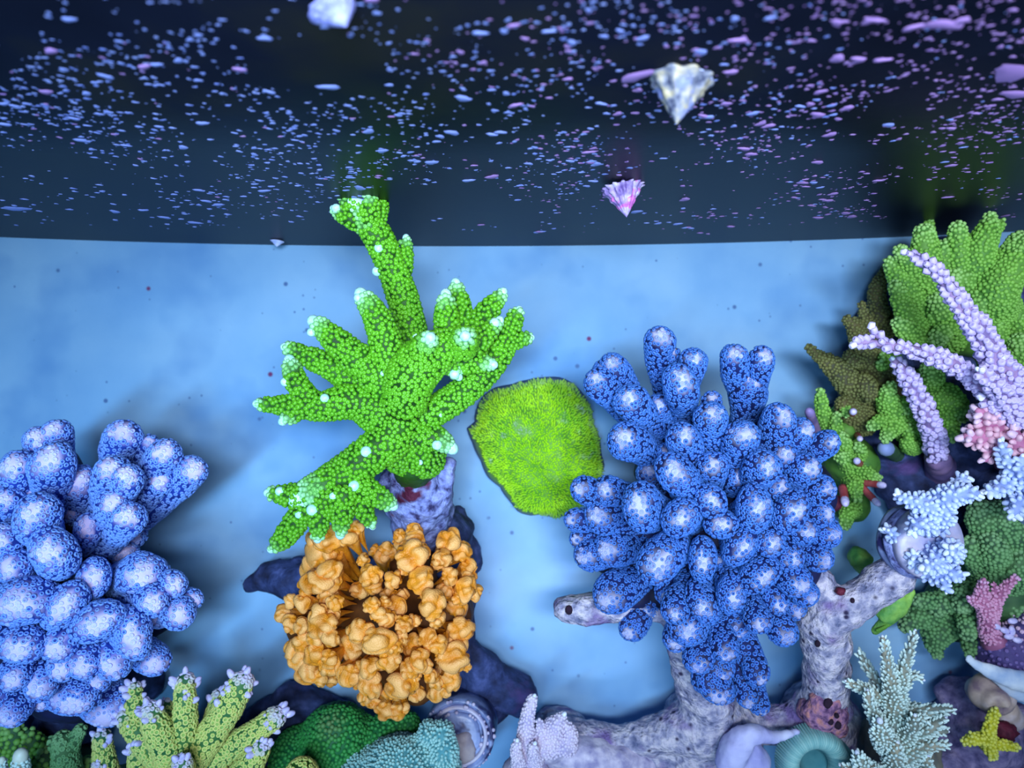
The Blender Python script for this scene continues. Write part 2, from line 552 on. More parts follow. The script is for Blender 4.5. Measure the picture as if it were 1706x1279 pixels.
M['snail_ivory'] = material('snail_ivory_shell', [(0.36, lin(52, 58, 84)), (0.48, lin(112, 118, 136)), (0.62, lin(160, 152, 128))], scale=200, detail=6, rough=0.55,
                            bump=0.5, bump_scale=400, extra_noise=(110, 0.58, 0.66, lin(110, 120, 170)))
M['snail_lilac'] = material('snail_lilac_shell', [(0.34, lin(96, 76, 140)), (0.5, lin(146, 128, 184)), (0.68, lin(190, 184, 214))], scale=150, detail=6, rough=0.6,
                            bump=0.5, bump_scale=400, extra_noise=(140, 0.58, 0.64, lin(172, 92, 168)))
M['snail_blue'] = material('snail_blue_shell', two(lin(112, 118, 196), lin(168, 172, 236)), scale=150, detail=6, rough=0.6, bump=0.6, bump_scale=420)
M['snail_pale'] = material('snail_pale_shell', two(lin(120, 140, 200), lin(190, 200, 236)), scale=150, rough=0.6)
M['snail_tan'] = material('snail_tan_shell', [(0.32, lin(130, 108, 120)), (0.5, lin(190, 168, 156)), (0.68, lin(216, 200, 206))], scale=60, detail=5, rough=0.45, bump=0.3, bump_scale=200)
M['shell_white'] = material('clam_shell_white', two(lin(160, 186, 224), lin(224, 234, 246)), scale=60, detail=6, rough=0.45, bump=0.4, bump_scale=260)
M['mantle'] = material('pale_mantle_plate', [(0.3, lin(150, 150, 214)), (0.55, lin(192, 194, 238)), (0.75, lin(218, 222, 250))], scale=40, detail=6, rough=0.6, bump=0.5, bump_scale=220)
M['plate_green'] = material('plate_yellow_green', two(lin(84, 150, 74), lin(150, 200, 90)), scale=90, rough=0.6, bump=0.6, bump_scale=500)
M['maroon'] = material('maroon_sponge', two(lin(64, 16, 40), lin(104, 28, 52)), scale=120, rough=0.7, bump=0.8, bump_scale=300)
M['purple_plate'] = material('purple_encrusting_skin', two(lin(62, 54, 110), lin(96, 82, 142)), scale=50, rough=0.7, bump=0.6, bump_scale=260)
M['purple_cup'] = material('purple_encrusting_corallites', two(lin(74, 62, 120), lin(104, 86, 150)), scale=40, rough=0.65,
                           attr=[('rim', lin(142, 124, 190), 0.6), ('tip', lin(232, 196, 226), 0.9)])
M['cream_tip'] = material('cream_growth_tip', two(lin(232, 236, 214), lin(250, 250, 236)), scale=300, rough=0.4)
M['stem_tip_red'] = material('red_flesh', two(lin(150, 52, 64), lin(190, 90, 96)), scale=120, rough=0.5)
#--SETTING--
# ------------------------------------------------------------------ setting: tank floor and back wall
def wall_y(x):
    return 0.1110 + 0.0058 * x + 0.0565 * min(x * x, 0.25)


def build_wall():
    xs = np.linspace(-0.90, 0.90, 91)
    V, Q = [], []
    for x in xs:
        y = wall_y(x)
        V += [(x, y, -0.012), (x, y, 0.56), (x, y + 0.012, 0.56), (x, y + 0.012, -0.012)]
    for i in range(len(xs) - 1):
        for j in range(4):
            Q.append((i * 4 + j, i * 4 + (j + 1) % 4, (i + 1) * 4 + (j + 1) % 4, (i + 1) * 4 + j))
    Q.append((3, 2, 1, 0))
    e = (len(xs) - 1) * 4
    Q.append((e, e + 1, e + 2, e + 3))
    return tag(link_mesh('wall_back', V, Q, [], None, M['wall'], smooth=False), kind='structure')


def build_floor():
    xs = np.linspace(-0.90, 0.90, 91)
    V, Q = [], []
    for x in xs:
        yb = wall_y(x)
        V += [(x, -0.60, 0), (x, yb, 0), (x, yb, -0.012), (x, -0.60, -0.012)]
    for i in range(len(xs) - 1):
        for j in range(4):
            Q.append((i * 4 + (j + 1) % 4, i * 4 + j, (i + 1) * 4 + j, (i + 1) * 4 + (j + 1) % 4))
    Q.append((0, 1, 2, 3))
    e = (len(xs) - 1) * 4
    Q.append((e + 3, e + 2, e + 1, e))
    return tag(link_mesh('floor', V, Q, [], None, M['floor'], smooth=False), kind='structure')


wall = build_wall()
floor_o = build_floor()


def patch_mesh(n, seed, thick=0.16):
    """Low irregular crust disc of unit radius lying in the x-z plane, proud towards -y."""
    g = np.random.default_rng(seed)
    th = np.linspace(0, 2 * math.pi, n, endpoint=False)
    r = 1 + 0.28 * np.sin(th * 2 + g.random() * 6) + 0.16 * np.sin(th * 3 + g.random() * 6) + 0.10 * (g.random(n) - 0.5)
    V = [(r[i] * math.cos(th[i]), 0.0, r[i] * math.sin(th[i])) for i in range(n)]
    V += [(0.75 * r[i] * math.cos(th[i]), -thick, 0.75 * r[i] * math.sin(th[i])) for i in range(n)]
    V.append((0, -thick * 1.15, 0))
    Q = [(i, (i + 1) % n, n + (i + 1) % n, n + i) for i in range(n)]
    T = [(n + i, n + (i + 1) % n, 2 * n) for i in range(n)]
    return np.array(V), np.array(Q), np.array(T)


def coralline():
    protos = {}
    for pk in ('spot_blue', 'spot_pink'):
        for s in range(5):
            V, Q, T = patch_mesh(10, s)
            me = raw_mesh('coralline_patch', V, Q, T, {})
            me.materials.append(M[pk])
            protos[(pk, s)] = me
    g = np.random.default_rng(4)
    spots = []
    tries = 0
    while len(spots) < 6000 and tries < 60000:
        tries += 1
        px = g.uniform(-240, 1950)
        py = 402 - 470 * g.random() ** 0.85
        y0 = 0.116
        hz = y0 * F / max(60.0, 639.5 - py)
        z = H - hz
        x = (px - 853) * hz / F
        if z < 0.012 or z > 0.50 or abs(x) > 0.6:
            continue
        d = mnoise.noise((px * 0.006, py * 0.013, 3.3)) + 0.6 * mnoise.noise((px * 0.017, py * 0.03, 9.1))
        d += 0.9 * math.exp(-(((px - 90) / 130) ** 2 + ((py - 150) / 60) ** 2))
        d += 0.5 * math.exp(-(((px - 520) / 230) ** 2 + ((py - 280) / 60) ** 2))
        d += 0.35 * math.exp(-(((px - 1350) / 300) ** 2 + ((py - 150) / 110) ** 2))
        d -= 0.8 * math.exp(-(((py - 405) / 26) ** 2))
        d -= 0.6 * math.exp(-(((px - 30) / 80) ** 2 + ((py - 40) / 80) ** 2))
        if g.random() > 0.30 + 0.75 * d:
            continue
        rpx = 1.9 + 4.6 * g.random() ** 2.0 + (8.0 * g.random() ** 2 if g.random() < 0.08 else 0)
        spots.append((rpx, x, z, px, hz))
    # the few wide crusts that stand out
    for px, py, rpx in ((548, 122, 20), (772, 142, 17), (1684, 112, 44), (1690, 150, 30), (1060, 106, 30), (1570, 24, 34), (1520, 28, 16), (1230, 45, 17), (1395, 80, 17),
                        (1362, 178, 16), (1430, 82, 15), (1600, 18, 17), (1470, 84, 14), (30, 345, 24), (820, 205, 12), (780, 285, 11), (240, 88, 14), (85, 62, 15), (400, 92, 13)):
        hz = 0.116 * F / (639.5 - py)
        spots.append((rpx, (px - 853) * hz / F, H - hz, px, hz))
    # the crust goes on over the rest of the wall, beyond the photograph
    for _ in range(5000):
        x, z = g.uniform(-0.85, 0.85), g.uniform(0.012, 0.5)
        hz = H - z
        px, py = 853 + x * F / hz, 639.5 - 0.116 * F / hz
        if -200 < px < 1900:
            continue
        if g.random() < 0.45 + 0.7 * mnoise.noise((x * 14, z * 14, 2.0)):
            spots.append((1.4 * (0.0006 + 0.0016 * g.random() ** 2) * F / hz * 0.6, x, z, px, hz))
    spots.sort(key=lambda s: -s[0] - (1000 if -20 < s[3] < 1726 else 0))
    rest = {'spot_blue': Bag(), 'spot_pink': Bag()}
    for i, (rpx, x, z, px, hz) in enumerate(spots):
        r = rpx * hz / F
        pk = 'spot_pink' if g.random() < min(0.9, max(0.05, (px - 500) / 1100)) or (rpx > 13 and px > 1000) else 'spot_blue'
        asp = g.uniform(0.6, 1.15) if rpx < 12 else g.uniform(0.5, 0.75)
        rot = g.uniform(-0.5, 0.5)
        if i < 290:
            o = bpy.data.objects.new('coralline_patch', protos[(pk, int(g.integers(5)))])
            COL.objects.link(o)
            o.parent = wall
            o.location = (x, wall_y(x) + 0.0001, z)
            o.rotation_euler = (0, rot, 0)
            o.scale = (r, min(r, 0.003), r * asp)
        else:
            V, Q, T = patch_mesh(6, int(g.integers(1000)))
            c, s = math.cos(rot), math.sin(rot)
            W = V * np.array([r, min(r, 0.003), r * asp])
            W = np.stack([W[:, 0] * c + W[:, 2] * s, W[:, 1], -W[:, 0] * s + W[:, 2] * c], 1)
            rest[pk].add(W + np.array([x, wall_y(x) + 0.0001, z]), Q, T)
    for pk, bag in rest.items():
        tag(bag.link('coralline_specks', M[pk], wall), kind='stuff')


coralline()


# ------------------------------------------------------------------ rocks (one continuous voxel-remeshed body each)
def fused(prims, voxel, amp=0.0, scale=60.0, floor_clip=True, smooth_it=2, off=0.0):
    """prims: ('s', centre, (rx,ry,rz)) or ('t', points, radii) -> fused verts / quads / tris."""
    bag = Bag()
    for pr in prims:
        if pr[0] == 's':
            V, T = ico(3)
            bag.add(V * np.asarray(pr[2]) + np.asarray(pr[1]), None, T)
        else:
            t = tube(pr[1], pr[2], nseg=14)
            bag.add(t['V'], t['Q'], t['T'])
    V, Q, T, A = bag.arrays()
    me = raw_mesh('tmp', V, Q, T, {})
    o = bpy.data.objects.new('tmp', me)
    COL.objects.link(o)
    md = o.modifiers.new('r', 'REMESH')
    md.mode = 'VOXEL'
    md.voxel_size = voxel
    ms = o.modifiers.new('s', 'SMOOTH')
    ms.iterations = smooth_it
    dg = bpy.context.evaluated_depsgraph_get()
    ev = o.evaluated_get(dg).to_mesh()
    n = len(ev.vertices)
    V = np.zeros(n * 3, dtype=np.float32)
    ev.vertices.foreach_get('co', V)
    V = V.reshape(-1, 3).astype(float)
    Q = np.array([list(p.vertices) for p in ev.polygons if len(p.vertices) == 4], int).reshape(-1, 4)
    T = np.array([list(p.vertices) for p in ev.polygons if len(p.vertices) == 3], int).reshape(-1, 3)
    o.evaluated_get(dg).to_mesh_clear()
    bpy.data.objects.remove(o)
    bpy.data.meshes.remove(me)
    if amp:
        N = vnormals(V, all_tris(Q, T))
        d = noise3(V, scale, off) + 0.5 * noise3(V, scale * 2.3, off + 5)
        V = V + N * (amp * d)[:, None]
    if floor_clip:
        V[:, 2] = np.maximum(V[:, 2], 0.0004)
    return V, Q, T


def pt(spec):
    """[(px, py, z, radius_px), ...] -> world points, radii"""
    return np.array([P(a, b, z) for a, b, z, r in spec]), np.array([r * S(z) for a, b, z, r in spec])


def T_(*spec):
    p, r = pt(spec)
    return ('t', p, r)


def B_(px, py, z, r, rz=None):
    rr = r * S(z)
    return ('s', P(px, py, z), (rr, rr, rz if rz else rr))


def rock(name, prims, mat, label, base, cat='rock', voxel=0.0032, amp=0.004, scale=55.0, off=0.0, parts=()):
    th = thing(name, base, label, cat)
    V, Q, T = fused(prims, voxel, amp, scale, off=off)
    link_mesh('rock_body', V, Q, T, {}, mat, th, base)
    return th


rk = rock('live_rock', [
    T_((412, 975, .030, 9), (440, 965, .036, 24), (480, 965, .042, 34), (540, 985, .045, 48), (640, 1030, .045, 80)),
    T_((462, 935, .036, 9), (480, 945, .040, 16), (520, 970, .045, 36)),
    T_((492, 930, .042, 9), (500, 955, .042, 18)),
    T_((640, 1030, .035, 95), (700, 960, .050, 70), (745, 885, .062, 38)),
    T_((768, 842, .050, 10), (758, 870, .050, 28), (750, 930, .050, 40), (752, 1020, .045, 42), (735, 1080, .04, 50)),
    T_((700, 1060, .030, 60), (780, 1100, .035, 34), (820, 1130, .035, 32), (860, 1160, .03, 36)),
    T_((800, 1080, .05, 9), (798, 1110, .042, 26), (800, 1150, .03, 40)),
    B_(640, 1030, .015, 110, .016), B_(750, 930, .02, 52, .022), B_(800, 1150, .015, 66, .016)],
    M['rock_dark'], 'dark navy live rock with a pointed left end, carrying the orange knobbly coral', P(650, 1020, 0), off=2.0)

rk2 = rock('live_rock', [
    T_((690, 905, .050, 34), (702, 860, .078, 52), (700, 815, .100, 56), (690, 790, .112, 42)),
    T_((640, 795, .098, 16), (668, 806, .102, 34), (720, 800, .104, 42), (745, 775, .104, 15)),
    T_((646, 845, .075, 14), (680, 862, .07, 34)),
    T_((752, 838, .075, 12), (735, 850, .07, 26)),
    B_(712, 880, .064, 46, .014)],
    M['rock_violet'], 'violet and maroon crusted stone plug holding up the bright green branching coral', P(700, 850, 0.03), voxel=0.0024, amp=0.003, scale=90, off=7.0)

rk3 = rock('live_rock', [
    T_((400, 1215, .012, 20), (452, 1180, .016, 24), (492, 1160, .022, 24), (530, 1175, .018, 26), (570, 1200, .015, 30)),
    B_(488, 1156, .024, 17), B_(490, 1215, .010, 70, .014), B_(410, 1240, .01, 50, .014)],
    M['rock_dark'], 'low black rock behind the yellow-green coral, left of the green dome', P(490, 1200, 0), off=4.0)

rk4 = rock('live_rock', [
    B_(60, 1010, .022, 150, .028), B_(150, 1090, .018, 100, .024), B_(100, 1200, .015, 90, .020), B_(30, 880, .02, 60, .02), B_(225, 1130, .012, 46, .016),
    T_((90, 1195, .03, 40), (110, 1205, .04, 30)), B_(40, 980, .045, 100, .03)],
    M['rock_dark'], 'dark blue rock under the big violet-tipped coral at the left edge', P(80, 1050, 0), off=9.0)

# reef-branch rock: a grey lilac antler that carries the blue coral
rk5 = rock('branching_reef_rock', [
    T_((905, 1225, .045, 44), (960, 1238, .048, 40), (1037, 1232, .05, 26), (1110, 1222, .055, 36), (1175, 1205, .06, 52), (1245, 1205, .058, 34),
       (1312, 1206, .06, 30), (1375, 1180, .068, 40)),
    T_((1190, 1205, .055, 60), (1172, 1150, .070, 44), (1140, 1095, .085, 26), (1130, 1050, .098, 26), (1165, 1000, .105, 40), (1200, 930, .105, 50)),
    T_((1240, 1230, .05, 52), (1150, 1250, .045, 60), (1080, 1260, .04, 40)),
    T_((1362, 1195, .065, 42), (1374, 1150, .076, 38), (1377, 1092, .088, 38), (1374, 1040, .098, 42), (1405, 1015, .104, 36), (1450, 985, .108, 34), (1494, 955, .112, 34)),
    T_((1376, 1050, .098, 34), (1368, 990, .102, 25), (1352, 940, .104, 22), (1325, 890, .108, 22)),
    T_((1160, 1005, .100, 26), (1060, 1012, .098, 24), (990, 1012, .096, 26), (944, 1016, .094, 24)),
    B_(1188, 1215, .02, 85, .03), B_(1365, 1195, .025, 60, .035), B_(930, 1240, .02, 60, .026)],
    M['rock_reef'], 'grey lilac antler-shaped reef rock holding up the dark blue knobbly coral', P(1190, 1210, 0), voxel=0.0032, amp=0.0028, scale=70, off=1.0)
V, Q, T = fused([T_((1372, 1160, .088, 26), (1378, 1200, .082, 28), (1400, 1216, .078, 15)), B_(1356, 1185, .080, 26), B_(1392, 1190, .082, 22)], .0022, .0028, 120, floor_clip=False, off=3)
link_mesh('algae_crust', V, Q, T, {}, M['rock_red'], rk5, P(1190, 1210, 0))['label'] = 'red and salmon crust on the lower stub'
RV = np.concatenate([np.array([v.co[:] for v in c.data.vertices]) for c in rk5.children]) + P(1190, 1210, 0)


def surface_z(px, py, r=7):
    """Height of the reef rock along a line of sight."""
    u = 853 + RV[:, 0] * F / (H - RV[:, 2])
    v = 639.5 - RV[:, 1] * F / (H - RV[:, 2])
    m = np.hypot(u - px, v - py) < r
    return RV[m, 2].max() if m.any() else None


for hx, hy, hr in ((1380, 1172, 8), (1384, 1202, 5), (1396, 1208, 6), (1394, 1192, 4), (948, 1016, 7), (1362, 1072, 5), (1420, 1000, 4)):
    hz = surface_z(hx, hy)
    if hz is None:
        continue
    Vh, Th = ico(2)
    r_ = hr * S(hz)
    link_mesh('burrow', P(hx, hy, hz - .0008) + Vh * [r_, r_ * 1.2, .0016], [], Th, {}, M['hole'], rk5, P(1190, 1210, 0))

rk6 = rock('live_rock', [
    T_((1575, 1165, .02, 26), (1605, 1150, .028, 30), (1620, 1190, .03, 48), (1640, 1240, .03, 52)),
    T_((1560, 1240, .024, 40), (1570, 1290, .024, 60)), B_(1615, 1230, .012, 80, .018), B_(1680, 1200, .02, 36, .02), B_(1690, 1290, .02, 40, .02)],
    M['rock_mauve'], 'mauve rock in the lower right corner beside the tan shell', P(1620, 1210, 0), off=12.0)

rk7 = rock('live_rock', [
    B_(1560, 640, .020, 120, .026), B_(1640, 560, .016, 120, .022), B_(1590, 480, .014, 90, .02), B_(1500, 560, .014, 80, .02), B_(1480, 720, .018, 80, .024),
    B_(1570, 790, .016, 110, .022), B_(1650, 720, .03, 70, .04), B_(1420, 720, .014, 50, .018), B_(1690, 640, .04, 60, .04), B_(1640, 900, .014, 90, .02)],
    M['rock_dark'], 'large shadowed dark rock under the bushy green and lilac corals at right', P(1570, 650, 0), off=15.0)
#--CORALS--
# ------------------------------------------------------------------ coral builders
def inside_others(p, ids, rings, k=0.9):
    """True where a point of branch ids[i] lies inside another branch."""
    C = np.concatenate([r[0] for r in rings])
    R = np.concatenate([r[1] for r in rings]) * k
    I = np.concatenate([np.full(len(r[0]), i) for i, r in enumerate(rings)])
    out = np.zeros(len(p), bool)
    for s in range(0, len(p), 4000):
        q = p[s:s + 4000]
        d2 = ((q[:, None, :] - C[None]) ** 2).sum(-1)
        out[s:s + 4000] = ((d2 < (R ** 2)[None]) & (I[None] != ids[s:s + 4000, None])).any(1)
    return out


def branch_coral(name, label, base, branches, skin, cups, tipm=None, cup_px=3.6, tmpl=DOME, lean=0.35, tips=(), base_prims=None, base_mat=None,
                 category='coral', tip_len=1.2, tip_fade=1.6, tip_size=0.62, cup_kind='corallites', gap=1.45, group=None, seed=1, wob=0.06, end_tips=True,
                 tip_shape=(1, 1, 1.15), nipple=1.0, nseg=12, singles=0):
    """branches: [(px,py,z,r), ...] runs from the root to the end. Each branch and growth tip is a part of its own."""
    th = thing(name, base, label, category, group)
    if base_prims:
        V, Q, T = fused(base_prims, .0026, .0015, 90, floor_clip=True, off=seed)
        link_mesh('coral_base', V, Q, T, {}, base_mat or skin, th, base)
    rings, tubes = [], []
    blunt = []
    for spec in branches:
        blunt.append(spec[0] == 'blunt')
        p, r = pt(spec[1:] if spec[0] == 'blunt' else spec)
        r = np.maximum(r - 0.72 * tmpl[0][:, 2].max() * cup_px * S(p[:, 2].mean()), 0.5 * r)     # leave room for the corallites
        t = tube(p, r, nseg=nseg)
        N = vnormals(t['V'], all_tris(t['Q'], t['T']))
        t['V'] = t['V'] + N * (noise3(t['V'], 55, seed) * wob * r.mean() * 2)[:, None]
        tubes.append(t)
        rings.append((t['C'], t['R']))
    PP, NN, ID, TIP = [], [], [], []
    objs = []
    for i, t in enumerate(tubes):
        tipv = np.clip(1 - (t['D'] + t['r']) / (t['r'] * 2 * tip_fade), 0, 1) if end_tips and not blunt[i] else np.zeros(len(t['V']))
        o = link_mesh('branch', t['V'], t['Q'], t['T'], {'tip': tipv}, skin, th, base)
        objs.append(o)
        z0 = t['end'][2]
        p, n, src = scatter(t['V'], all_tris(t['Q'], t['T']), cup_px * gap * S(z0), 4.5, seed + i)
        PP.append(p)
        NN.append(nrm(n * (1 - lean) + t['TG'][src] * lean))
        ID.append(np.full(len(p), i))
        TIP.append(tipv[src])
        if end_tips and tipm is not None and not blunt[i]:
            Vt, Tt = ico(2)
            d = t['tg']
            u = nrm(np.cross(d, [0.2, 0.5, 0.84]))
            w = np.cross(d, u)
            rr = t['r'] * tip_size
            W = t['end'] + d * t['r'] * (1.12 - tip_size * 0.3) + rr * (Vt[:, :1] * u * tip_shape[0] + Vt[:, 1:2] * w * tip_shape[1] + Vt[:, 2:3] * d * tip_shape[2] * tip_len)
            link_mesh('branch_tip', W, [], Tt, {}, tipm, o, base)
    PP, NN, ID, TIP = np.concatenate(PP), np.concatenate(NN), np.concatenate(ID), np.concatenate(TIP)
    zmean = PP[:, 2].mean()
    ok = (~inside_others(PP, ID, rings)) & (NN[:, 2] > -0.75) & ((TIP < 0.88) if tipm is not None else True)
    PP, NN, TIP = PP[ok], NN[ok], TIP[ok]
    k = thin(PP, cup_px * gap * S(zmean))
    PP, NN, TIP = PP[k], NN[k], TIP[k]
    if singles:
        # the corallites that show largest are parts of their own, sharing two meshes
        inpic = (np.abs(PP[:, 0] / (H - PP[:, 2])) < 0.69) & (np.abs(PP[:, 1] / (H - PP[:, 2])) < 0.52) & (NN[:, 2] > -0.2)
        order = np.argsort(-(PP[:, 2] + inpic * 1.0))[:singles]
        protos = []
        for tv in (0.0, 0.8):
            me = raw_mesh('corallite', tmpl[0], tmpl[1], tmpl[2], {'rim': tmpl[3], 'tip': np.full(len(tmpl[0]), tv)})
            me.materials.append(cups)
            protos.append(me)
        g = np.random.default_rng(seed)
        for i in order:
            o = bpy.data.objects.new('corallite', protos[int(TIP[i] > 0.4)])
            COL.objects.link(o)
            o.parent = th
            o.location = PP[i] - base
            o.rotation_euler = Vector(NN[i]).to_track_quat('Z', 'Y').to_euler()
            o.scale = [cup_px * S(zmean) * g.uniform(.8, 1.2)] * 3
        keep = np.ones(len(PP), bool)
        keep[order] = False
        PP, NN, TIP = PP[keep], NN[keep], TIP[keep]
    if len(PP):
        bag = Bag()
        stamp(bag, PP, NN, cup_px * S(zmean), tmpl, TIP, seed)
        tag(bag.link(cup_kind, cups, th, base), kind='stuff')
    allC = [(i, t['C'], t['R']) for i, t in enumerate(tubes)]
    for (px, py, z, r) in tips:
        # the growth tip sits on the nearest branch: slide it down its line of sight until it touches
        cand = []
        for zz in np.arange(0.235, 0.07, -0.002):
            q = P(px, py, zz)
            gap_ = min((np.linalg.norm(C - q, axis=1) - R).min() for i, C, R in allC)
            cand.append((gap_, zz))
            if gap_ < 0.25 * r * S(zz):
                break
        gap_, zz = min(cand)
        if gap_ > 1.2 * r * S(zz):
            continue
        q = P(px, py, zz)
        best = min(((np.linalg.norm(C - q, axis=1) - R).min(), i) for i, C, R in allC)
        Vt, Tt = ico(2)
        Cn = tubes[best[1]]['C']
        dv = nrm(q - Cn[np.argmin(np.linalg.norm(Cn - q, axis=1))] + tubes[best[1]]['tg'] * 0.003)
        W = Vt * r * S(z)
        W = W + np.outer(W @ dv, dv) * (nipple - 1)
        link_mesh('branch_tip', q + W, [], Tt, {}, tipm, objs[best[1]], base)
    return th


def knob_coral(name, label, base, core, core_prims, knobs, flesh, polyp, inner, zt, polyp_px=3.8, gap=1.58, seed=1, stem=0.30, pull=0.55, crown=0.62):
    """Knobbly coral: every rounded branch end is a part; polyps cover them all."""
    th = thing(name, base, label, 'coral')
    V, Q, T = fused(core_prims, .0034, .002, 60, floor_clip=True, off=seed)
    link_mesh('coral_base', V, Q, T, {}, inner, th, base)
    PP, NN, ID, TIP, rings = [], [], [], [], []
    for i, kb in enumerate(knobs):
        px, py, r = kb[:3]
        z = kb[3] if len(kb) > 3 and kb[3] is not None else zt(px, py)
        ex = kb[4] if len(kb) > 4 else (0, 0)
        root = kb[5] if len(kb) > 5 else None
        tip = P(px, py, z)
        b = P(*root) if root else np.asarray(core) + (tip - np.asarray(core)) * stem - np.array([0, 0, 0.012])
        rr = r * S(z)
        L = np.linalg.norm(tip - b)
        midp = b * 0.45 + tip * 0.55 - np.array([0, 0, 0.06 * L])
        t = tube([b, midp, tip], np.array([rr * 0.72, rr * 0.84, rr * 0.99]), nseg=16, step=rr * 0.32)
        Vk = t['V']
        up = nrm(nrm(tip - b) * (1 - pull) + np.array([0, 0, 1.0]) * pull)
        rel = Vk - tip
        # pigment: pale growing crown
        hgt = (rel @ up) / rr
        lat = np.linalg.norm(rel - (rel @ up)[:, None] * up, axis=1) / rr
        jit = noise3(Vk, 260, seed + i) * 0.35
        tipv = np.clip((crown + jit - lat) / 0.34, 0, 1) * np.clip((hgt - 0.25) / 0.3, 0, 1)
        if ex != (0, 0):
            e = np.array([ex[0], -ex[1], 0.0]) * S(z)
            L = np.linalg.norm(e)
            eh = e / L
            w = np.clip(1.2 - np.maximum(t['D'], 0) / (3.0 * rr), 0.25, 1.0)
            Vk = Vk + (np.outer((rel @ eh) * (L / rr) * w, eh))
        N = vnormals(Vk, all_tris(t['Q'], t['T']))
        Vk = Vk + N * (noise3(Vk, 70, seed + 3 * i) * 0.16 * rr)[:, None]
        link_mesh('knob', Vk, t['Q'], t['T'], {'tip': tipv}, flesh, th, base)
        rings.append((t['C'], t['R']))
        p, n, src = scatter(Vk, all_tris(t['Q'], t['T']), polyp_px * gap * S(z), 4.5, seed + i)
        PP.append(p)
        NN.append(n)
        ID.append(np.full(len(p), i))
        TIP.append(tipv[src])
    PP, NN, ID, TIP = np.concatenate(PP), np.concatenate(NN), np.concatenate(ID), np.concatenate(TIP)
    ok = (~inside_others(PP, ID, rings, 0.92)) & (NN[:, 2] > -0.7) & (rng.random(len(PP)) > TIP * 0.75)
    PP, NN, TIP = PP[ok], NN[ok], TIP[ok]
    zm = PP[:, 2].mean()
    k = thin(PP, polyp_px * gap * S(zm) * 0.97)
    bag = Bag()
    stamp(bag, PP[k], NN[k], polyp_px * S(zm), CUP, TIP[k] , seed)
    tag(bag.link('polyps', polyp, th, base), kind='stuff')
    return th


# ------------------------------------------------------------------ dark blue knobbly coral (right)
def zt_r(px, py):
    d2 = ((px - 1215) / 250.0) ** 2 + ((py - 870) / 330.0) ** 2
    return 0.182 - 0.062 * min(1.35, d2)


RB = [
    (1099, 570, 26, .135, (0, 0), (1112, 680, .10)), (1118, 590, 15, .130, (0, 0), (1120, 660, .10)), (1154, 603, 23, .142, (0, 0), (1140, 690, .105)), (1134, 640, 28, .150, (4, 8), (1140, 700, .11)),
    (1023, 613, 25, .132, (0, 0), (1090, 720, .095)), (999, 638, 27, .138, (0, 0), (1090, 730, .095)), (1012, 624, 27, .130, (0, 0), (1090, 725, .095)),
    (1051, 669, 31, .144, (0, 0), (1120, 740, .10)), (1097, 678, 20, .126, (0, 3), (1130, 730, .10)), (1043, 733, 32, .146, (0, 0), (1130, 780, .10)),
    (1223, 598, 25, .140, (0, 0), (1246, 700, .105)), (1268, 602, 22, .138, (0, 4), (1250, 700, .105)), (1247, 645, 30, .126, (0, 0), (1240, 740, .10)),
    (1185, 668, 16, .142), (1184, 698, 28, .158), (1138, 730, 28, .160), (1234, 730, 29, .162), (1298, 702, 27, .155, (2, 6)), (1332, 722, 24, .148),
    (1375, 738, 21, .140, (-3, 3)), (1270, 779, 31, .170), (1127, 790, 31, .168, (8, 8)), (1187, 776, 24, .158, (4, -2)), (1112, 758, 22, .140), (1228, 797, 22, .150),
    (1182, 834, 25, .172, (4, 6)), (1067, 842, 31, .165, (0, 12)), (1135, 861, 29, .172, (6, -5)), (973, 816, 22, .118), (1014, 818, 26, .122), (1003, 860, 30, .116),
    (959, 866, 19, .108), (1256, 846, 27, .176, (0, 14)), (1293, 812, 24, .158), (1339, 782, 26, .155), (1316, 850, 27, .168, (-6, 12)), (1366, 815, 24, .142),
    (1366, 856, 22, .138), (1202, 873, 24, .170, (6, 0)), (1378, 887, 24, .135), (1101, 931, 33, .170, (8, -10)), (1170, 932, 22, .176, (0, 16)),
    (1197, 931, 13, .150), (1233, 908, 23, .172, (8, -12)), (1280, 902, 27, .165), (1336, 885, 24, .155), (1363, 928, 24, .135), (1266, 956, 26, .168, (10, -8)),
    (1219, 990, 25, .166, (-2, 10)), (1323, 966, 27, .148), (1342, 988, 21, .138), (1125, 1014, 24, .158), (1170, 1004, 25, .160, (6, 10)), (1145, 1040, 34, .150),
    (1127, 1062, 21, .140), (1262, 1033, 22, .150), (1305, 1050, 24, .142), (1164, 1095, 25, .136), (1206, 1078, 24, .140), (1190, 1143, 25, .128, (8, 6)),
    (1174, 1130, 22, .124), (1196, 1110, 28, .124), (1262, 1121, 20, .128), (1243, 1158, 19, .122), (1265, 1173, 18, .118), (982, 924, 26, .106), (968, 898, 18, .100),
    (1020, 988, 34, .112), (1054, 1042, 23, .104), (1082, 1008, 22, .100), (1020, 915, 30, .112), (1113, 985, 23, .132), (1246, 1092, 20, .120), (1290, 1000, 24, .140),
    (1310, 925, 26, .150), (1215, 955, 22, .145), (1155, 820, 20, .148), (1300, 760, 24, .150), (1085, 790, 24, .125), (1320, 1010, 22, .125), (1225, 1040, 26, .130)]
core_r = P(1205, 890, .095)
knob_coral('knobbly_blue_coral', 'dark blue knobbly coral with ringed polyps, standing on the antler-shaped grey rock', P(1200, 900, .06), core_r,
           [B_(1205, 880, .105, 120, .045), B_(1160, 990, .10, 70, .03), B_(1290, 920, .10, 80, .03), B_(1120, 780, .10, 60, .03), B_(1250, 740, .10, 50, .03),
            B_(1030, 900, .09, 60, .022), B_(1190, 1080, .10, 48, .025), B_(1330, 820, .10, 60, .03), B_(1240, 1110, .10, 36, .02), B_(1055, 985, .09, 40, .02)],
           RB, M['blue_flesh'], M['blue_polyp'], M['blue_core'], zt_r, seed=21)


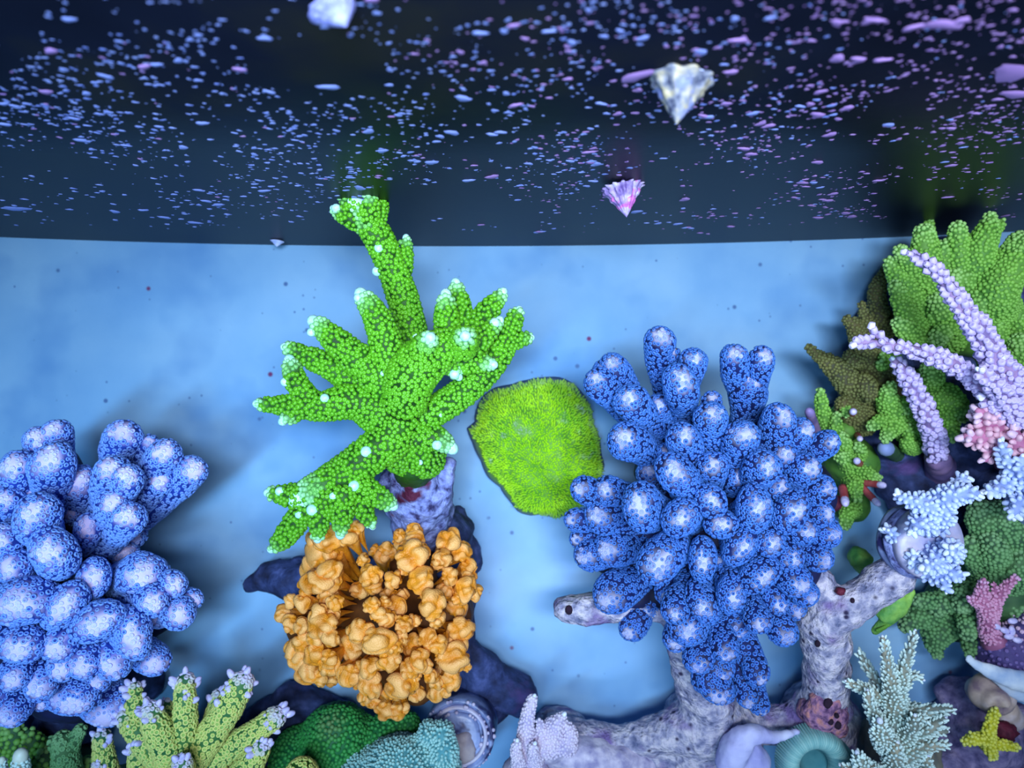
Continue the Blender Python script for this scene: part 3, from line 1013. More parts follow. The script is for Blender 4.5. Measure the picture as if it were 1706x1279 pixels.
# ------------------------------------------------------------------ violet-tipped blue coral (left)
def zt_l(px, py):
    d2 = ((px - 70) / 270.0) ** 2 + ((py - 1000) / 270.0) ** 2
    return 0.182 - 0.055 * min(1.4, d2)


LB = [
    (94, 721, 23, .135), (66, 735, 23, .138), (87, 772, 33, .150, (-6, 6)), (30, 782, 30, .150, (0, 0)), (14, 836, 25, .155), (8, 802, 18, .14), (61, 860, 33, .170, (4, -8)),
    (89, 919, 35, .176, (5, 8)), (9, 900, 29, .168), (23, 944, 29, .170), (42, 1001, 40, .178, (14, -2)), (-20, 1000, 36, .17), (110, 1008, 29, .174, (11, -14)),
    (164, 1034, 31, .172, (13, -6)), (159, 961, 25, .160, (0, 8)), (147, 881, 21, .140, (0, 6)), (124, 855, 18, .120), (133, 806, 28, .128, (0, 4)),
    (187, 784, 27, .148), (212, 797, 27, .150), (190, 838, 25, .150), (214, 862, 28, .152), (206, 727, 26, .118, (4, 0)), (250, 740, 16, .112), (274, 757, 27, .130),
    (267, 803, 21, .126), (318, 785, 27, .122), (306, 800, 20, .118), (240, 957, 38, .146), (254, 1000, 28, .156), (290, 971, 21, .150), (299, 1020, 28, .146), (320, 998, 17, .138),
    (268, 1000, 44, .132), (222, 1055, 29, .164, (4, 15)), (37, 1073, 30, .176, (10, 0)), (101, 1072, 30, .168), (108, 1107, 26, .164), (142, 1102, 29, .162),
    (186, 1099, 28, .156, (4, 4)), (28, 1122, 26, .164), (70, 1135, 27, .156, (0, 5)), (72, 1165, 17, .135), (24, 1181, 28, .150), (122, 1156, 32, .136, (14, 0)),
    (255, 1097, 26, .120, (6, 0)), (176, 1172, 34, .108, (10, 0)), (-10, 1060, 36, .165), (-12, 1150, 34, .15), (170, 1075, 30, .145), (-25, 870, 34, .155), (-30, 940, 34, .16),
    (160, 1130, 26, .130), (65, 830, 26, .14), (60, 960, 26, .15), (120, 1050, 26, .15), (205, 920, 24, .105), (225, 890, 20, .098)]
knob_coral('knobbly_violet_coral', 'blue knobbly coral with pale violet crowns, at the left edge above the yellow-green coral', P(80, 1000, .05), P(70, 1000, .085),
           [B_(70, 1000, .100, 150, .050), B_(110, 880, .095, 90, .034), B_(200, 850, .09, 56, .028), B_(230, 1000, .09, 70, .03), B_(120, 1110, .09, 90, .03), B_(240, 790, .09, 36, .02),
            B_(75, 790, .10, 50, .03), B_(60, 1000, .055, 130, .03)],
           LB, M['violet_flesh'], M['violet_polyp'], M['blue_core'], zt_l, seed=41, polyp_px=4.0, crown=0.80)


# ------------------------------------------------------------------ orange knobbly coral
def zt_o(px, py):
    d2 = ((px - 655) / 175.0) ** 2 + ((py - 1040) / 165.0) ** 2
    return 0.150 - 0.040 * min(1.3, d2)


OK_ = [
    (549, 918, 36, .094), (540, 945, 34, .092), (551, 900, 26, .108), (549, 930, 28, .100), (582, 893, 19, .112), (594, 880, 12, .112), (530, 900, 20, .098), (534, 932, 18, .100),
    (552, 948, 18, None), (531, 968, 21, None, (6, 0)), (512, 978, 16, None), (555, 968, 18, .118), (548, 990, 18, .114),
    (486, 1000, 12, None), (507, 1003, 15, None), (531, 1022, 16, None), (561, 1004, 15, .134), (556, 1022, 12, .126), (540, 1040, 20, None, (5, -2)),
    (474, 1022, 15, None), (488, 1038, 16, None), (505, 1044, 14, None), (552, 1062, 16, None), (505, 1068, 17, None), (526, 1063, 13, None),
    (528, 1088, 21, None), (498, 1096, 19, None), (552, 1097, 16, None), (517, 1118, 21, None), (547, 1108, 16, None), (534, 1128, 14, None), (552, 1128, 14, .106), (498, 1078, 20, .11),
    (583, 1124, 18, None), (572, 1118, 13, None), (588, 1075, 21, .114), (600, 1048, 20, .152), (606, 934, 11, .118), (617, 958, 18, .134), (622, 974, 16, .128), (601, 982, 15, .105),
    (655, 966, 16, .134), (665, 893, 11, .105), (667, 903, 12, .102), (690, 884, 13, .112), (694, 894, 15, .114), (684, 925, 23, .132, (5, 0)), (677, 942, 16, .126), (702, 918, 14, .126),
    (644, 914, 12, .090), (637, 926, 13, .088), (655, 920, 12, .088), (625, 918, 11, .085), (699, 967, 21, .138, (3, -2)), (747, 901, 20, .116), (735, 931, 16, .126), (728, 938, 11, .122),
    (768, 921, 18, .108), (779, 946, 16, .108), (748, 960, 14, .124), (774, 980, 18, .122), (789, 987, 13, .114), (764, 994, 14, .118), (781, 962, 12, .112), (718, 1006, 22, .146, (0, 3)), (727, 1032, 14, .142), (712, 990, 13, .14),
    (760, 1013, 18, .106), (740, 985, 15, .116), (620, 1008, 13, .150), (632, 1022, 15, .150), (645, 1030, 15, .148), (641, 1002, 10, .146), (661, 1008, 16, .134), (668, 994, 12, .126), (648, 988, 14, .12),
    (632, 1066, 20, .156, (8, 0)), (655, 1076, 16, .152), (672, 1040, 15, .148), (668, 1062, 13, .146), (690, 1034, 11, .14), (767, 1048, 19, .122, (4, 0)), (765, 1068, 18, .122), (750, 1060, 16, .118),
    (711, 1060, 14, .138, (2, -2)), (728, 1074, 15, .138), (756, 1095, 22, .130, (5, 0)), (738, 1090, 15, .13), (776, 1110, 8, .112), (698, 1096, 18, .142), (708, 1108, 13, .138),
    (648, 1100, 17, .150, (3, 0)), (617, 1110, 17, .142), (617, 1135, 19, .136, (0, 7)), (604, 1110, 13, .132), (608, 1158, 12, .116), (668, 1140, 21, .140, (5, 0)), (683, 1112, 17, .142), (690, 1124, 12, .136),
    (654, 1150, 16, .134), (718, 1125, 13, .132), (727, 1136, 12, .126), (750, 1130, 19, .122), (727, 1150, 16, .112), (742, 1146, 12, .112), (693, 1152, 14, .120), (685, 1140, 13, .122),
    (642, 1180, 17, .112), (663, 1182, 15, .112), (622, 1168, 12, .110), (612, 1168, 10, .108), (672, 1176, 12, .110), (640, 1092, 22, .128), (690, 1075, 20, .125), (590, 1095, 16, .108), (740, 1110, 18, .11), (600, 1135, 14, .112)]


def orange_coral():
    base = P(640, 1040, .045)
    th = thing('knobbly_orange_coral', base, 'orange knobbly coral in folded lumps, below the bright green branching coral', 'coral')
    V, Q, T = fused([B_(650, 1050, .085, 85, .032), B_(540, 1040, .08, 60, .026), B_(740, 1020, .08, 50, .026), B_(690, 1110, .08, 60, .026), B_(560, 960, .075, 34, .02),
                     B_(545, 925, .070, 30, .026), B_(690, 945, .08, 40, .022), B_(650, 1040, .055, 90, .03)], .003, .002, 60, floor_clip=True, off=3)
    link_mesh('coral_base', V, Q, T, {}, M['orange_core'], th, base)
    core = P(645, 1035, .080)
    V0, T0 = ico(4)
    for i, kb in enumerate(OK_):
        px, py, r = kb[:3]
        z = kb[3] if len(kb) > 3 and kb[3] is not None else zt_o(px, py)
        ex = kb[4] if len(kb) > 4 else (0, 0)
        tip = P(px, py, z)
        rr = r * S(z) * 1.06
        d = nrm(core - tip + np.array([0, 0, -0.035]))
        v = V0.copy()
        n1 = noise3(v, 0.95, i * 3.7)
        n2 = noise3(v, 1.1, i * 5.1 + 20)
        groove = np.exp(-(n2 / 0.13) ** 2)
        rad = 1.05 + 0.36 * n1 - 0.24 * groove + 0.02 * noise3(v, 4.0, i)
        V = v * (rad * rr)[:, None]
        if ex != (0, 0):
            e = np.array([ex[0], -ex[1], 0.0]) * S(z)
            L = np.linalg.norm(e)
            V = V + np.outer((v @ (e / L)) * L, e / L)
        s = np.clip(v @ d, 0, 1)
        perp = V - np.outer(V @ d, d)
        V = V - perp * (0.82 * s ** 0.8)[:, None] + np.outer(s ** 2.0 * min(0.024, np.linalg.norm(core - tip) * 0.6), d)
        tipv = np.clip((rad - 0.88) / 0.24, 0, 1) * np.clip(1 - s * 1.8, 0, 1) * np.clip(0.55 + v[:, 2], 0.1, 1) * (1 - groove * 0.8)  # paler crests, highlights painted onto the upward-facing sides
        link_mesh('knob', tip + V, [], T0, {'tip': tipv}, M['orange'], th, base)


orange_coral()
#--GREEN--
# ------------------------------------------------------------------ bright green branching coral (centre)
GB = [
    [(668, 700, .150, 38), (648, 735, .156, 36), (628, 748, .158, 33), (600, 772, .160, 34), (560, 798, .160, 32), (520, 818, .162, 27)],       # lower left limb
    [(530, 815, .162, 27), (495, 826, .162, 22), (456, 822, .160, 13)],
    [(530, 830, .160, 26), (500, 862, .158, 22), (476, 892, .156, 19), (459, 908, .154, 13)],
    [(545, 822, .164, 24), (533, 862, .166, 20), (530, 888, .164, 13)],
    [(572, 815, .166, 26), (570, 855, .168, 21), (568, 880, .166, 14)],
    [(590, 815, .160, 24), (606, 850, .160, 16), (617, 870, .158, 11)],
    [(590, 800, .160, 26), (622, 822, .164, 20), (646, 837, .162, 14)],
    [(640, 690, .152, 40), (590, 668, .160, 30), (545, 676, .166, 26), (500, 677, .168, 22), (438, 673, .166, 13)],                              # left limb
    [(520, 672, .166, 22), (496, 640, .168, 20), (486, 612, .166, 16)],
    [(505, 680, .168, 18), (480, 696, .170, 13)],
    [(636, 660, .150, 30), (585, 630, .156, 24), (530, 602, .160, 21), (484, 582, .160, 13)],
    [(650, 650, .156, 34), (606, 607, .166, 29), (566, 572, .172, 24), (533, 544, .172, 17)],
    [(662, 650, .156, 34), (645, 580, .168, 28), (628, 530, .174, 24), (610, 502, .174, 18)],
    [(680, 650, .130, 30), (688, 570, .128, 27), (672, 500, .132, 27), (650, 440, .138, 26), (628, 392, .144, 25), (605, 358, .148, 24)],         # long limb to the top
    [(610, 362, .148, 20), (588, 342, .150, 16), (573, 328, .150, 12)],
    [(600, 368, .148, 20), (572, 358, .150, 15), (562, 352, .150, 11)],
    [(612, 365, .150, 20), (618, 342, .156, 16), (615, 328, .158, 12)],
    [(622, 375, .146, 20), (634, 338, .146, 15), (633, 312, .146, 11)],
    [(668, 470, .134, 18), (674, 430, .136, 15), (676, 404, .136, 11)],
    [(694, 700, .142, 28), (744, 672, .150, 26), (790, 637, .156, 25), (828, 594, .158, 23), (848, 552, .156, 18), (861, 524, .154, 12)],         # right limb
    [(835, 580, .157, 18), (862, 566, .156, 14), (879, 563, .154, 10)],
    ['blunt', (672, 672, .162, 38), (688, 622, .176, 42), (720, 588, .181, 38), (755, 570, .185, 28)],                                                     # raised middle lobe
    [(706, 605, .180, 34), (708, 580, .192, 24), (714, 567, .200, 15)],
    [(748, 560, .178, 24), (744, 525, .180, 20), (743, 502, .180, 15)],
    [(765, 560, .172, 24), (766, 515, .168, 20), (761, 482, .166, 14)],
    [(780, 560, .172, 24), (812, 520, .166, 19), (832, 494, .164, 13)],
    [(768, 575, .184, 28), (774, 564, .198, 21), (775, 561, .204, 15)],
    [(785, 575, .176, 24), (812, 556, .174, 18), (826, 541, .172, 13)],
    [(735, 590, .172, 22), (752, 610, .172, 17), (759, 620, .172, 12)],
    [(770, 600, .168, 24), (800, 604, .172, 18), (813, 606, .174, 13)],
    ['blunt', (676, 720, .144, 38), (694, 750, .140, 40), (706, 764, .136, 36)],                                                                           # lobe over the stone
    [(690, 730, .146, 28), (725, 728, .150, 22), (742, 738, .150, 17)],
    ['blunt', (655, 740, .150, 36), (672, 765, .138, 30), (690, 775, .130, 24)]]
branch_coral('branching_green_coral', 'bright green branching coral with pale mint tips, the tallest in the middle', P(690, 780, .11), GB, M['green_skin'], M['green_cup'], M['mint_tip'],
             cup_px=4.3, tmpl=DIMPLE, lean=0.32, tip_size=0.80, tip_fade=1.2, gap=1.32, seed=3, tip_len=1.05,
             tips=[(541, 663, .186, 8), (590, 809, .180, 10), (520, 849, .176, 10), (498, 857, .172, 7), (555, 826, .184, 7), (610, 752, .186, 10), (475, 636, .176, 8), (519, 553, .180, 8),
                   (597, 496, .180, 8), (631, 413, .160, 8), (628, 452, .156, 9), (728, 741, .168, 9), (560, 347, .160, 8), (580, 386, .156, 6), (824, 538, .184, 9), (692, 560, .190, 6),
                   (638, 622, .182, 5), (700, 800 - 30, .156, 5), (757, 623, .182, 9), (466, 818, .168, 8), (735, 690, .16, 5)],
             base_prims=[T_((690, 785, .118, 34), (690, 765, .132, 40), (680, 720, .140, 40))])

# ------------------------------------------------------------------ star-polyp covered stone on the floor
def star_stone():
    outline = [(776, 712), (790, 705), (790, 690), (803, 660), (822, 646), (852, 640), (880, 632), (905, 628), (935, 628), (958, 640), (976, 660), (986, 680), (990, 706), (1000, 728), (1003, 756),
               (1009, 776), (1000, 800), (990, 830), (955, 852), (928, 866), (905, 858), (885, 861), (865, 856), (850, 838), (832, 812), (812, 796), (800, 768), (786, 738)]
    cx, cy = 892.0, 745.0
    base = P(cx, cy, 0)
    th = thing('star_polyp_stone', base, 'squat stone covered in yellow-green star polyps, flat on the pale floor', 'coral')
    pts = np.array([(P(a, b, .006)[:2]) for a, b in outline])
    c = P(cx, cy, .006)[:2]
    ang = np.arctan2(pts[:, 1] - c[1], pts[:, 0] - c[0])
    rad = np.hypot(pts[:, 0] - c[0], pts[:, 1] - c[1])
    o = np.argsort(ang)
    ang, rad = ang[o], rad[o]
    na, nr = 96, 26
    th_ = np.linspace(-math.pi, math.pi, na, endpoint=False)
    R = np.interp(th_, np.concatenate([ang - 2 * math.pi, ang, ang + 2 * math.pi]), np.concatenate([rad, rad, rad]))
    V = []
    foot = P(905, 838, .02)[:2] - c
    for i in range(1, nr + 1):
        t = i / nr
        for k in range(na):
            x, y = R[k] * t * math.cos(th_[k]), R[k] * t * math.sin(th_[k])
            z = 0.034 * (1 - t ** 2.6) ** 0.8 + 0.006 if t < 1 else 0.0005
            q = math.exp(-((x - foot[0]) ** 2 + (y - foot[1]) ** 2) / (0.013 ** 2))
            z += 0.010 * q * (1 - t ** 4)
            z += 0.0035 * mnoise.noise((x * 60, y * 60, 2.0)) * (1 - t ** 5) + 0.0018 * mnoise.noise((x * 150, y * 150, 7.0)) * (1 - t ** 5)
            V.append((c[0] + x, c[1] + y, max(z, 0.0005)))
    V.append((c[0], c[1], 0.040))
    V.append((c[0], c[1], 0.0005))
    V = np.array(V)
    Q = [((i * na + k), (i * na + (k + 1) % na), ((i - 1) * na + (k + 1) % na), ((i - 1) * na + k)) for i in range(1, nr) for k in range(na)]
    T = [(k, (k + 1) % na, len(V) - 2) for k in range(na)] + [((nr - 1) * na + (k + 1) % na, (nr - 1) * na + k, len(V) - 1) for k in range(na)]
    Q, T = np.array(Q), np.array(T)
    rho = np.concatenate([np.repeat(np.arange(1, nr + 1) / nr, na), [0, 1]])
    link_mesh('stone', V, Q, T, {'tip': np.clip((rho - 0.88) * 9, 0, 1)}, M['star_base'], th, base)
    tr = all_tris(Q, T)
    p, n, src = scatter(V, tr, .0013, 2.2, 5)
    ok = n[:, 2] > 0.15
    p, n, src = p[ok], n[ok], src[ok]
    k = thin(p, .0013)
    p, n, src = p[k], n[k], src[k]
    rel = np.hypot(p[:, 0] - c[0], p[:, 1] - c[1]) / np.interp(np.arctan2(p[:, 1] - c[1], p[:, 0] - c[0]), np.concatenate([ang - 2 * math.pi, ang, ang + 2 * math.pi]), np.concatenate([rad, rad, rad]))
    bare = noise3(p, 75, 3.0) * 0.8 + noise3(p, 160, 9.0) * 0.5
    side = ((p[:, 0] - c[0]) * -0.8 + (p[:, 1] - c[1]) * -0.6) / (np.hypot(p[:, 0] - c[0], p[:, 1] - c[1]) + 1e-6)
    keep = (rel < 0.97 + 0.10 * bare - 0.13 * np.clip(side - 0.2, 0, 1)) & (bare < 0.75)
    # the blades lean away from an added peak near the front edge, imitating refraction streaks
    out = p - np.array([c[0] + foot[0], c[1] + foot[1], 0.02])
    d = nrm(n + nrm(out) * 0.55)
    tipv = np.clip((bare - 0.38) * 2.4, 0, 1) * 0.9 + np.clip((rel - 0.86) * 6, 0, 1) * 0.5
    bag = Bag()
    stamp(bag, p[keep], d[keep], .0011, SPIKE, np.clip(tipv[keep], 0, 1), 4, 0.4)
    tag(bag.link('star_polyps', M['star_polyp'], th, base), kind='stuff')


star_stone()


# ------------------------------------------------------------------ snails on the back wall
def snail(name, px, py, r_px, apex, mat, label, ribs=11, lip_mat=None, steps=4, spike=0.12, tilt=0.0):
    """Conical turban shell; its base sits on the wall, the apex points into the tank."""
    hz = 0.1155 * F / (639.5 - py)
    z = H - hz
    x = (px - 853) * hz / F
    b = np.array([x, wall_y(x) - 0.0006, z])
    ax, ay = apex
    Yb = b[1]
    # apex: same height as the base centre unless tilted
    za = z + tilt
    a = np.array([(ax - 853) * (H - za) / F, -(ay - 639.5) * (H - za) / F, za])
    R = r_px * hz / F
    axis = a - b
    L = np.linalg.norm(axis)
    d = axis / L
    u = nrm(np.cross([0, 0, 1.0], d))
    w = np.cross(d, u)
    th = thing(name, b, label, 'snail')
    na, nt = 66, 30
    V = []
    for i in range(nt):
        t = i / (nt - 1)
        for k in range(na):
            an = 2 * math.pi * k / na
            ph = (t * steps + k / na) % 1.0                       # whorl phase: sutures spiral up
            r = (1 - t) ** 0.93 * (0.93 + 0.10 * math.sin(math.pi * ph) ** 0.6) + 0.035 * (1 - t ** 3)
            rib = 0.5 + 0.5 * math.cos(an * ribs + t * 3.0)
            r *= 1 + spike * (rib - 0.4) * (1 - t) ** 0.7 * (0.55 + 0.9 * (ph < 0.45))
            if t == 0:
                r *= 0.94
            V.append(b + d * (t * L) + R * r * (math.cos(an) * u + math.sin(an) * w))
    V.append(a + d * 0.0006)
    V.append(b.copy())
    V = np.array(V)
    Q = [(i * na + k, i * na + (k + 1) % na, (i + 1) * na + (k + 1) % na, (i + 1) * na + k) for i in range(nt - 1) for k in range(na)]
    e = (nt - 1) * na
    T = [(e + k, e + (k + 1) % na, len(V) - 2) for k in range(na)] + [((k + 1) % na, k, len(V) - 1) for k in range(na)]
    link_mesh('shell', V, Q, T, {}, mat, th, b)
    # flared lip / foot where the animal grips the wall
    Vt, Tt = ico(3)
    fl = Vt.copy()
    fl = b + d * (fl[:, 2:3] * 0.0012 + 0.0004) + R * 1.04 * (fl[:, :1] * u + fl[:, 1:2] * w * 0.9)
    link_mesh('foot', fl, [], Tt, {}, lip_mat or mat, th, b)
    return th


snail('turban_snail', 1135, 108, 50, (1127, 207), M['snail_ivory'], 'ivory and blue-grey ribbed cone snail high on the black wall', ribs=9, lip_mat=M['snail_pale'], spike=0.16)
snail('turban_snail', 1036, 296, 32, (1044, 362), M['snail_lilac'], 'smaller lilac spiky-rimmed cone snail low on the black wall', ribs=15, spike=0.30)
snail('turban_snail', 556, -22, 45, (577, 45), M['snail_blue'], 'blue-violet cone snail cut off by the top edge of the photo', ribs=13, spike=0.10)
snail('small_snail', 462, 392, 11, (461, 411), M['snail_pale'], 'tiny pale oval snail where the black wall meets the floor', ribs=7, spike=0.06)

# ------------------------------------------------------------------ yellow-green coral with lilac tips (bottom left)
YB = [
    [(311, 1290, .10, 40), (322, 1262, .112, 30), (346, 1230, .120, 25), (380, 1180, .124, 24), (402, 1138, .124, 20)],
    [(306, 1285, .106, 34), (309, 1235, .122, 21), (309, 1180, .126, 19), (309, 1136, .124, 17)],
    [(300, 1285, .110, 36), (278, 1240, .126, 27), (258, 1205, .134, 23), (250, 1186, .136, 18)],
    [(290, 1280, .10, 30), (252, 1240, .112, 26), (222, 1208, .116, 20), (208, 1196, .116, 14)],
    [(230, 1215, .112, 18), (226, 1180, .114, 17), (224, 1146, .112, 12)],
    [(330, 1290, .10, 32), (376, 1250, .108, 22), (418, 1222, .112, 20), (458, 1195, .112, 19)],
    [(400, 1300, .10, 30), (420, 1268, .112, 22), (434, 1246, .116, 16)],
    [(176, 1300, .09, 24), (174, 1262, .098, 18), (170, 1228, .100, 15)],
    [(232, 1300, .10, 22), (230, 1268, .108, 17), (226, 1248, .110, 13)],
    [(300, 1300, .12, 26), (302, 1282, .138, 22), (303, 1272, .142, 17)],
    [(340, 1250, .104, 18), (356, 1190, .106, 15), (364, 1160, .104, 12)],
    [(300, 1210, .112, 15), (280, 1180, .112, 12), (276, 1172, .112, 9)],
    [(165, 1300, .10, 14), (163, 1275, .104, 10)]]
ylt = []
gg = np.random.default_rng(8)
for ex, ey, ez, er, n in ((402, 1136, .124, 22, 12), (309, 1134, .124, 20, 10), (250, 1184, .142, 18, 8), (224, 1150, .114, 16, 8), (208, 1196, .118, 16, 6), (462, 1196, .114, 22, 11), (434, 1250, .124, 18, 8),
                          (168, 1230, .104, 14, 6), (226, 1250, .116, 14, 5), (304, 1272, .152, 14, 5), (362, 1160, .106, 13, 6), (162, 1276, .106, 10, 3), (338, 1118, .118, 8, 2), (316, 1164, .142, 8, 3)):
    for _ in range(n):
        a = gg.uniform(0, 6.28)
        ylt.append((ex + er * 0.95 * math.cos(a), ey + er * 0.95 * math.sin(a), ez + gg.uniform(-.002, .006), gg.uniform(3.6, 6.2)))
branch_coral('branching_yellow_coral', 'yellow-green branching coral with lilac-tipped ends, at the bottom edge', P(310, 1290, .04), YB, M['yellow_skin'], M['yellow_cup'], M['lilac_tip'],
             cup_px=4.6, tmpl=CUP, lean=0.2, tip_size=0.34, tip_fade=1.0, gap=1.36, seed=5, tips=ylt, tip_len=1.8, nipple=1.9,
             base_prims=[T_((310, 1300, .02, 80), (310, 1290, .06, 64), (308, 1284, .10, 46)), T_((180, 1310, .05, 34), (300, 1310, .06, 40), (420, 1310, .06, 36)),
                         T_((300, 1310, .06, 40), (230, 1310, .08, 30)), T_((420, 1310, .06, 36), (405, 1300, .10, 28)), T_((180, 1310, .05, 34), (176, 1300, .09, 24))])


# ------------------------------------------------------------------ domed corals and the plug (bottom centre)
def dome_coral(name, label, prims, skin, cups, cup_px, z, tmpl, part, seed, base, tipfun=None, gap=1.42, lean=0.0):
    th = thing(name, base, label, 'coral')
    V, Q, T = fused(prims, .0028, .0012, 60, floor_clip=True, off=seed, smooth_it=6)
    link_mesh('coral_body', V, Q, T, {}, skin, th, base)
    p, n, src = scatter(V, all_tris(Q, T), cup_px * gap * S(z), 5, seed)
    ok = n[:, 2] > -0.45
    p, n = p[ok], n[ok]
    k = thin(p, cup_px * gap * S(z))
    bag = Bag()
    stamp(bag, p[k], nrm(n[k] + np.array([0, lean, 0])), cup_px * S(z), tmpl, tipfun(p[k]) if tipfun else None, seed)
    tag(bag.link(part, cups, th, base), kind='stuff')
    return th


eye = P(547, 1197, .095)
dome_coral('dome_coral', 'dark emerald green domed coral with a brownish patch, under the orange coral', [
    T_((560, 1240, .02, 60), (562, 1236, .055, 62), (562, 1226, .076, 48)), T_((580, 1250, .06, 50), (640, 1234, .064, 40), (676, 1212, .06, 26)),
    B_(500, 1262, .04, 48, .03), B_(600, 1290, .05, 80, .04), B_(665, 1230, .035, 40, .03)],
    M['dome_green'], M['dome_green_cup'], 4.1, .085, DOME, 'corallites', 51, P(575, 1245, 0), lambda q: np.clip(1.25 - np.linalg.norm(q - eye, axis=1) / .014, 0, 1))
dome_coral('dome_coral', 'pale teal fuzzy domed coral beside the ringed plug, at the bottom edge', [
    T_((660, 1320, .04, 70), (664, 1300, .085, 72), (668, 1290, .106, 58)), B_(610, 1290, .085, 40, .03), B_(725, 1292, .095, 42, .03), B_(712, 1216, .105, 14, .012), B_(738, 1218, .11, 13, .011),
    T_((738, 1270, .10, 24), (740, 1246, .112, 20)), T_((712, 1260, .095, 22), (712, 1220, .10, 14)), T_((738, 1255, .10, 18), (738, 1222, .104, 13))],
    M['dome_teal'], M['dome_teal_cup'], 3.2, .11, NUB, 'polyps', 53, P(668, 1310, .02), gap=1.5)
gt = [[(505, 1310, .09, 32), (504, 1290, .118, 28), (503, 1284, .124, 22)]]
branch_coral('branching_green_coral', 'small green knob with yellow-green cups at the bottom edge, left of the pale teal dome', P(505, 1300, .05), gt, M['green_skin'], M['yellow_cup'], None,
             cup_px=4.2, tmpl=CUP, lean=0.1, end_tips=False, seed=61, base_prims=[T_((505, 1312, .03, 34), (505, 1306, .09, 32))])


def lathe_part(name, profile, centre, axis, mat, parent, base, nseg=56, wob=0.0):
    axis = nrm(axis)
    u = nrm(np.cross(axis, [0.1, 1.0, 0.03]))
    w = np.cross(axis, u)
    th = np.linspace(0, 2 * math.pi, nseg, endpoint=False)
    V = []
    for r, h in profile:
        for a in th:
            q = r * (1 + wob * math.sin(a * 5 + h * 300))
            V.append(centre + axis * h + q * (math.cos(a) * u + math.sin(a) * w))
    m = len(profile)
    V.append(centre + axis * profile[-1][1])
    V.append(centre + axis * profile[0][1])
    Q = [(i * nseg + k, i * nseg + (k + 1) % nseg, (i + 1) * nseg + (k + 1) % nseg, (i + 1) * nseg + k) for i in range(m - 1) for k in range(nseg)]
    e = (m - 1) * nseg
    T = [(e + k, e + (k + 1) % nseg, len(V) - 2) for k in range(nseg)] + [((k + 1) % nseg, k, len(V) - 1) for k in range(nseg)]
    return link_mesh(name, V, Q, T, {}, mat, parent, base)


def ringed_plug():
    z = .070
    c = P(764, 1224, z)
    s = S(z)
    th = thing('frag_plug', c - np.array([0, 0, .03]), 'round grey ringed coral plug with a glossy rim, below the orange coral', 'coral plug')
    base = c - np.array([0, 0, .03])
    ax = np.array([-0.06, 0.10, 1.0])
    lathe_part('plug_disc', [(60 * s, -.030), (60 * s, .0), (57 * s, .003), (53 * s, .003), (50 * s, -.0005), (38 * s, -.0005)], c, ax, M['plug_grey'], th, base)
    lathe_part('plug_ring', [(49 * s, -.001), (49 * s, .0025), (47 * s, .0042), (44 * s, .0042), (42.5 * s, .002), (42 * s, -.001)], c, ax, M['plug_pale'], th, base)
    lathe_part('plug_centre', [(38 * s, -.001), (37 * s, .0012), (30 * s, .0022), (12 * s, .0026)], c, ax, M['plug_grey'], th, base, wob=0.03)
    V, Q, T = fused([B_(770, 1250, z + .003, 24, .006), B_(757, 1236, z + .004, 14, .006), B_(748, 1210, z + .002, 10, .004), B_(776, 1226, z + .002, 10, .004)], .0016, .0012, 200, floor_clip=False)
    link_mesh('putty', V, Q, T, {}, M['glue'], th, base)
    bag = Bag()
    g = np.random.default_rng(3)
    for rr, n in ((59, 34), (50, 26), (40, 20)):
        for _ in range(n):
            a = g.uniform(0, 6.28)
            bag.add(c + np.array([rr * s * math.cos(a), rr * s * math.sin(a), .0026]) + ico(2)[0] * np.array([g.uniform(1.6, 4) * s] * 2 + [.0012]), None, ico(2)[1])
    tag(bag.link('crust', M['crust'], th, base), kind='stuff')


ringed_plug()
#--RIGHT--
# ------------------------------------------------------------------ cream corals on the reef rock (bottom centre)
branch_coral('finger_coral', 'cream pink upright finger coral beside the ringed plug, at the bottom edge', P(878, 1250, .05),
             [[(876, 1262, .076, 20), (876, 1220, .088, 15), (882, 1180, .094, 11), (888, 1164, .096, 8)], [(868, 1290, .08, 16), (860, 1255, .098, 10), (861, 1238, .102, 8)],
              [(892, 1270, .078, 14), (888, 1250, .096, 9), (889, 1244, .098, 8)]],
             M['cream_skin'], M['cream_cup'], M['white_tip'], cup_px=2.8, tmpl=DOME, seed=71, lean=.2, base_prims=[T_((876, 1280, .05, 30), (876, 1260, .078, 22)), B_(876, 1290, .07, 40, .018)])
branch_coral('finger_coral', 'cream pink stubby coral on the pale rock, second finger right of the ringed plug', P(930, 1235, .055),
             [[(915, 1240, .074, 28), (922, 1212, .084, 20), (936, 1194, .088, 9)], [(905, 1250, .08, 20), (900, 1208, .088, 8), (897, 1202, .088, 6)], [(940, 1245, .078, 22), (950, 1220, .084, 14), (942, 1206, .086, 8)]],
             M['cream_skin'], M['cream_cup'], M['white_tip'], cup_px=2.8, tmpl=DOME, seed=72, lean=.2, base_prims=[T_((920, 1250, .05, 34), (918, 1240, .072, 26)), T_((930, 1252, .064, 26), (975, 1262, .060, 40), (1030, 1272, .058, 36), (1075, 1280, .054, 22))], base_mat=M['crust'])


def mantle():
    base = P(1240, 1250, .06)
    th = thing('encrusting_plate', base, 'pale lilac wavy plate at the bottom edge, right of the grey reef rock', 'coral')
    V, Q, T = fused([T_((1215, 1275, .090, 26), (1225, 1245, .094, 24), (1252, 1222, .096, 18), (1290, 1228, .094, 10), (1330, 1218, .088, 6)), B_(1245, 1270, .085, 38, .012), B_(1240, 1240, .078, 24, .018),
                     T_((1240, 1262, .05, 30), (1240, 1255, .085, 26))], .0022, .0018, 110, off=2)
    link_mesh('plate', V, Q, T, {}, M['mantle'], th, base)


mantle()


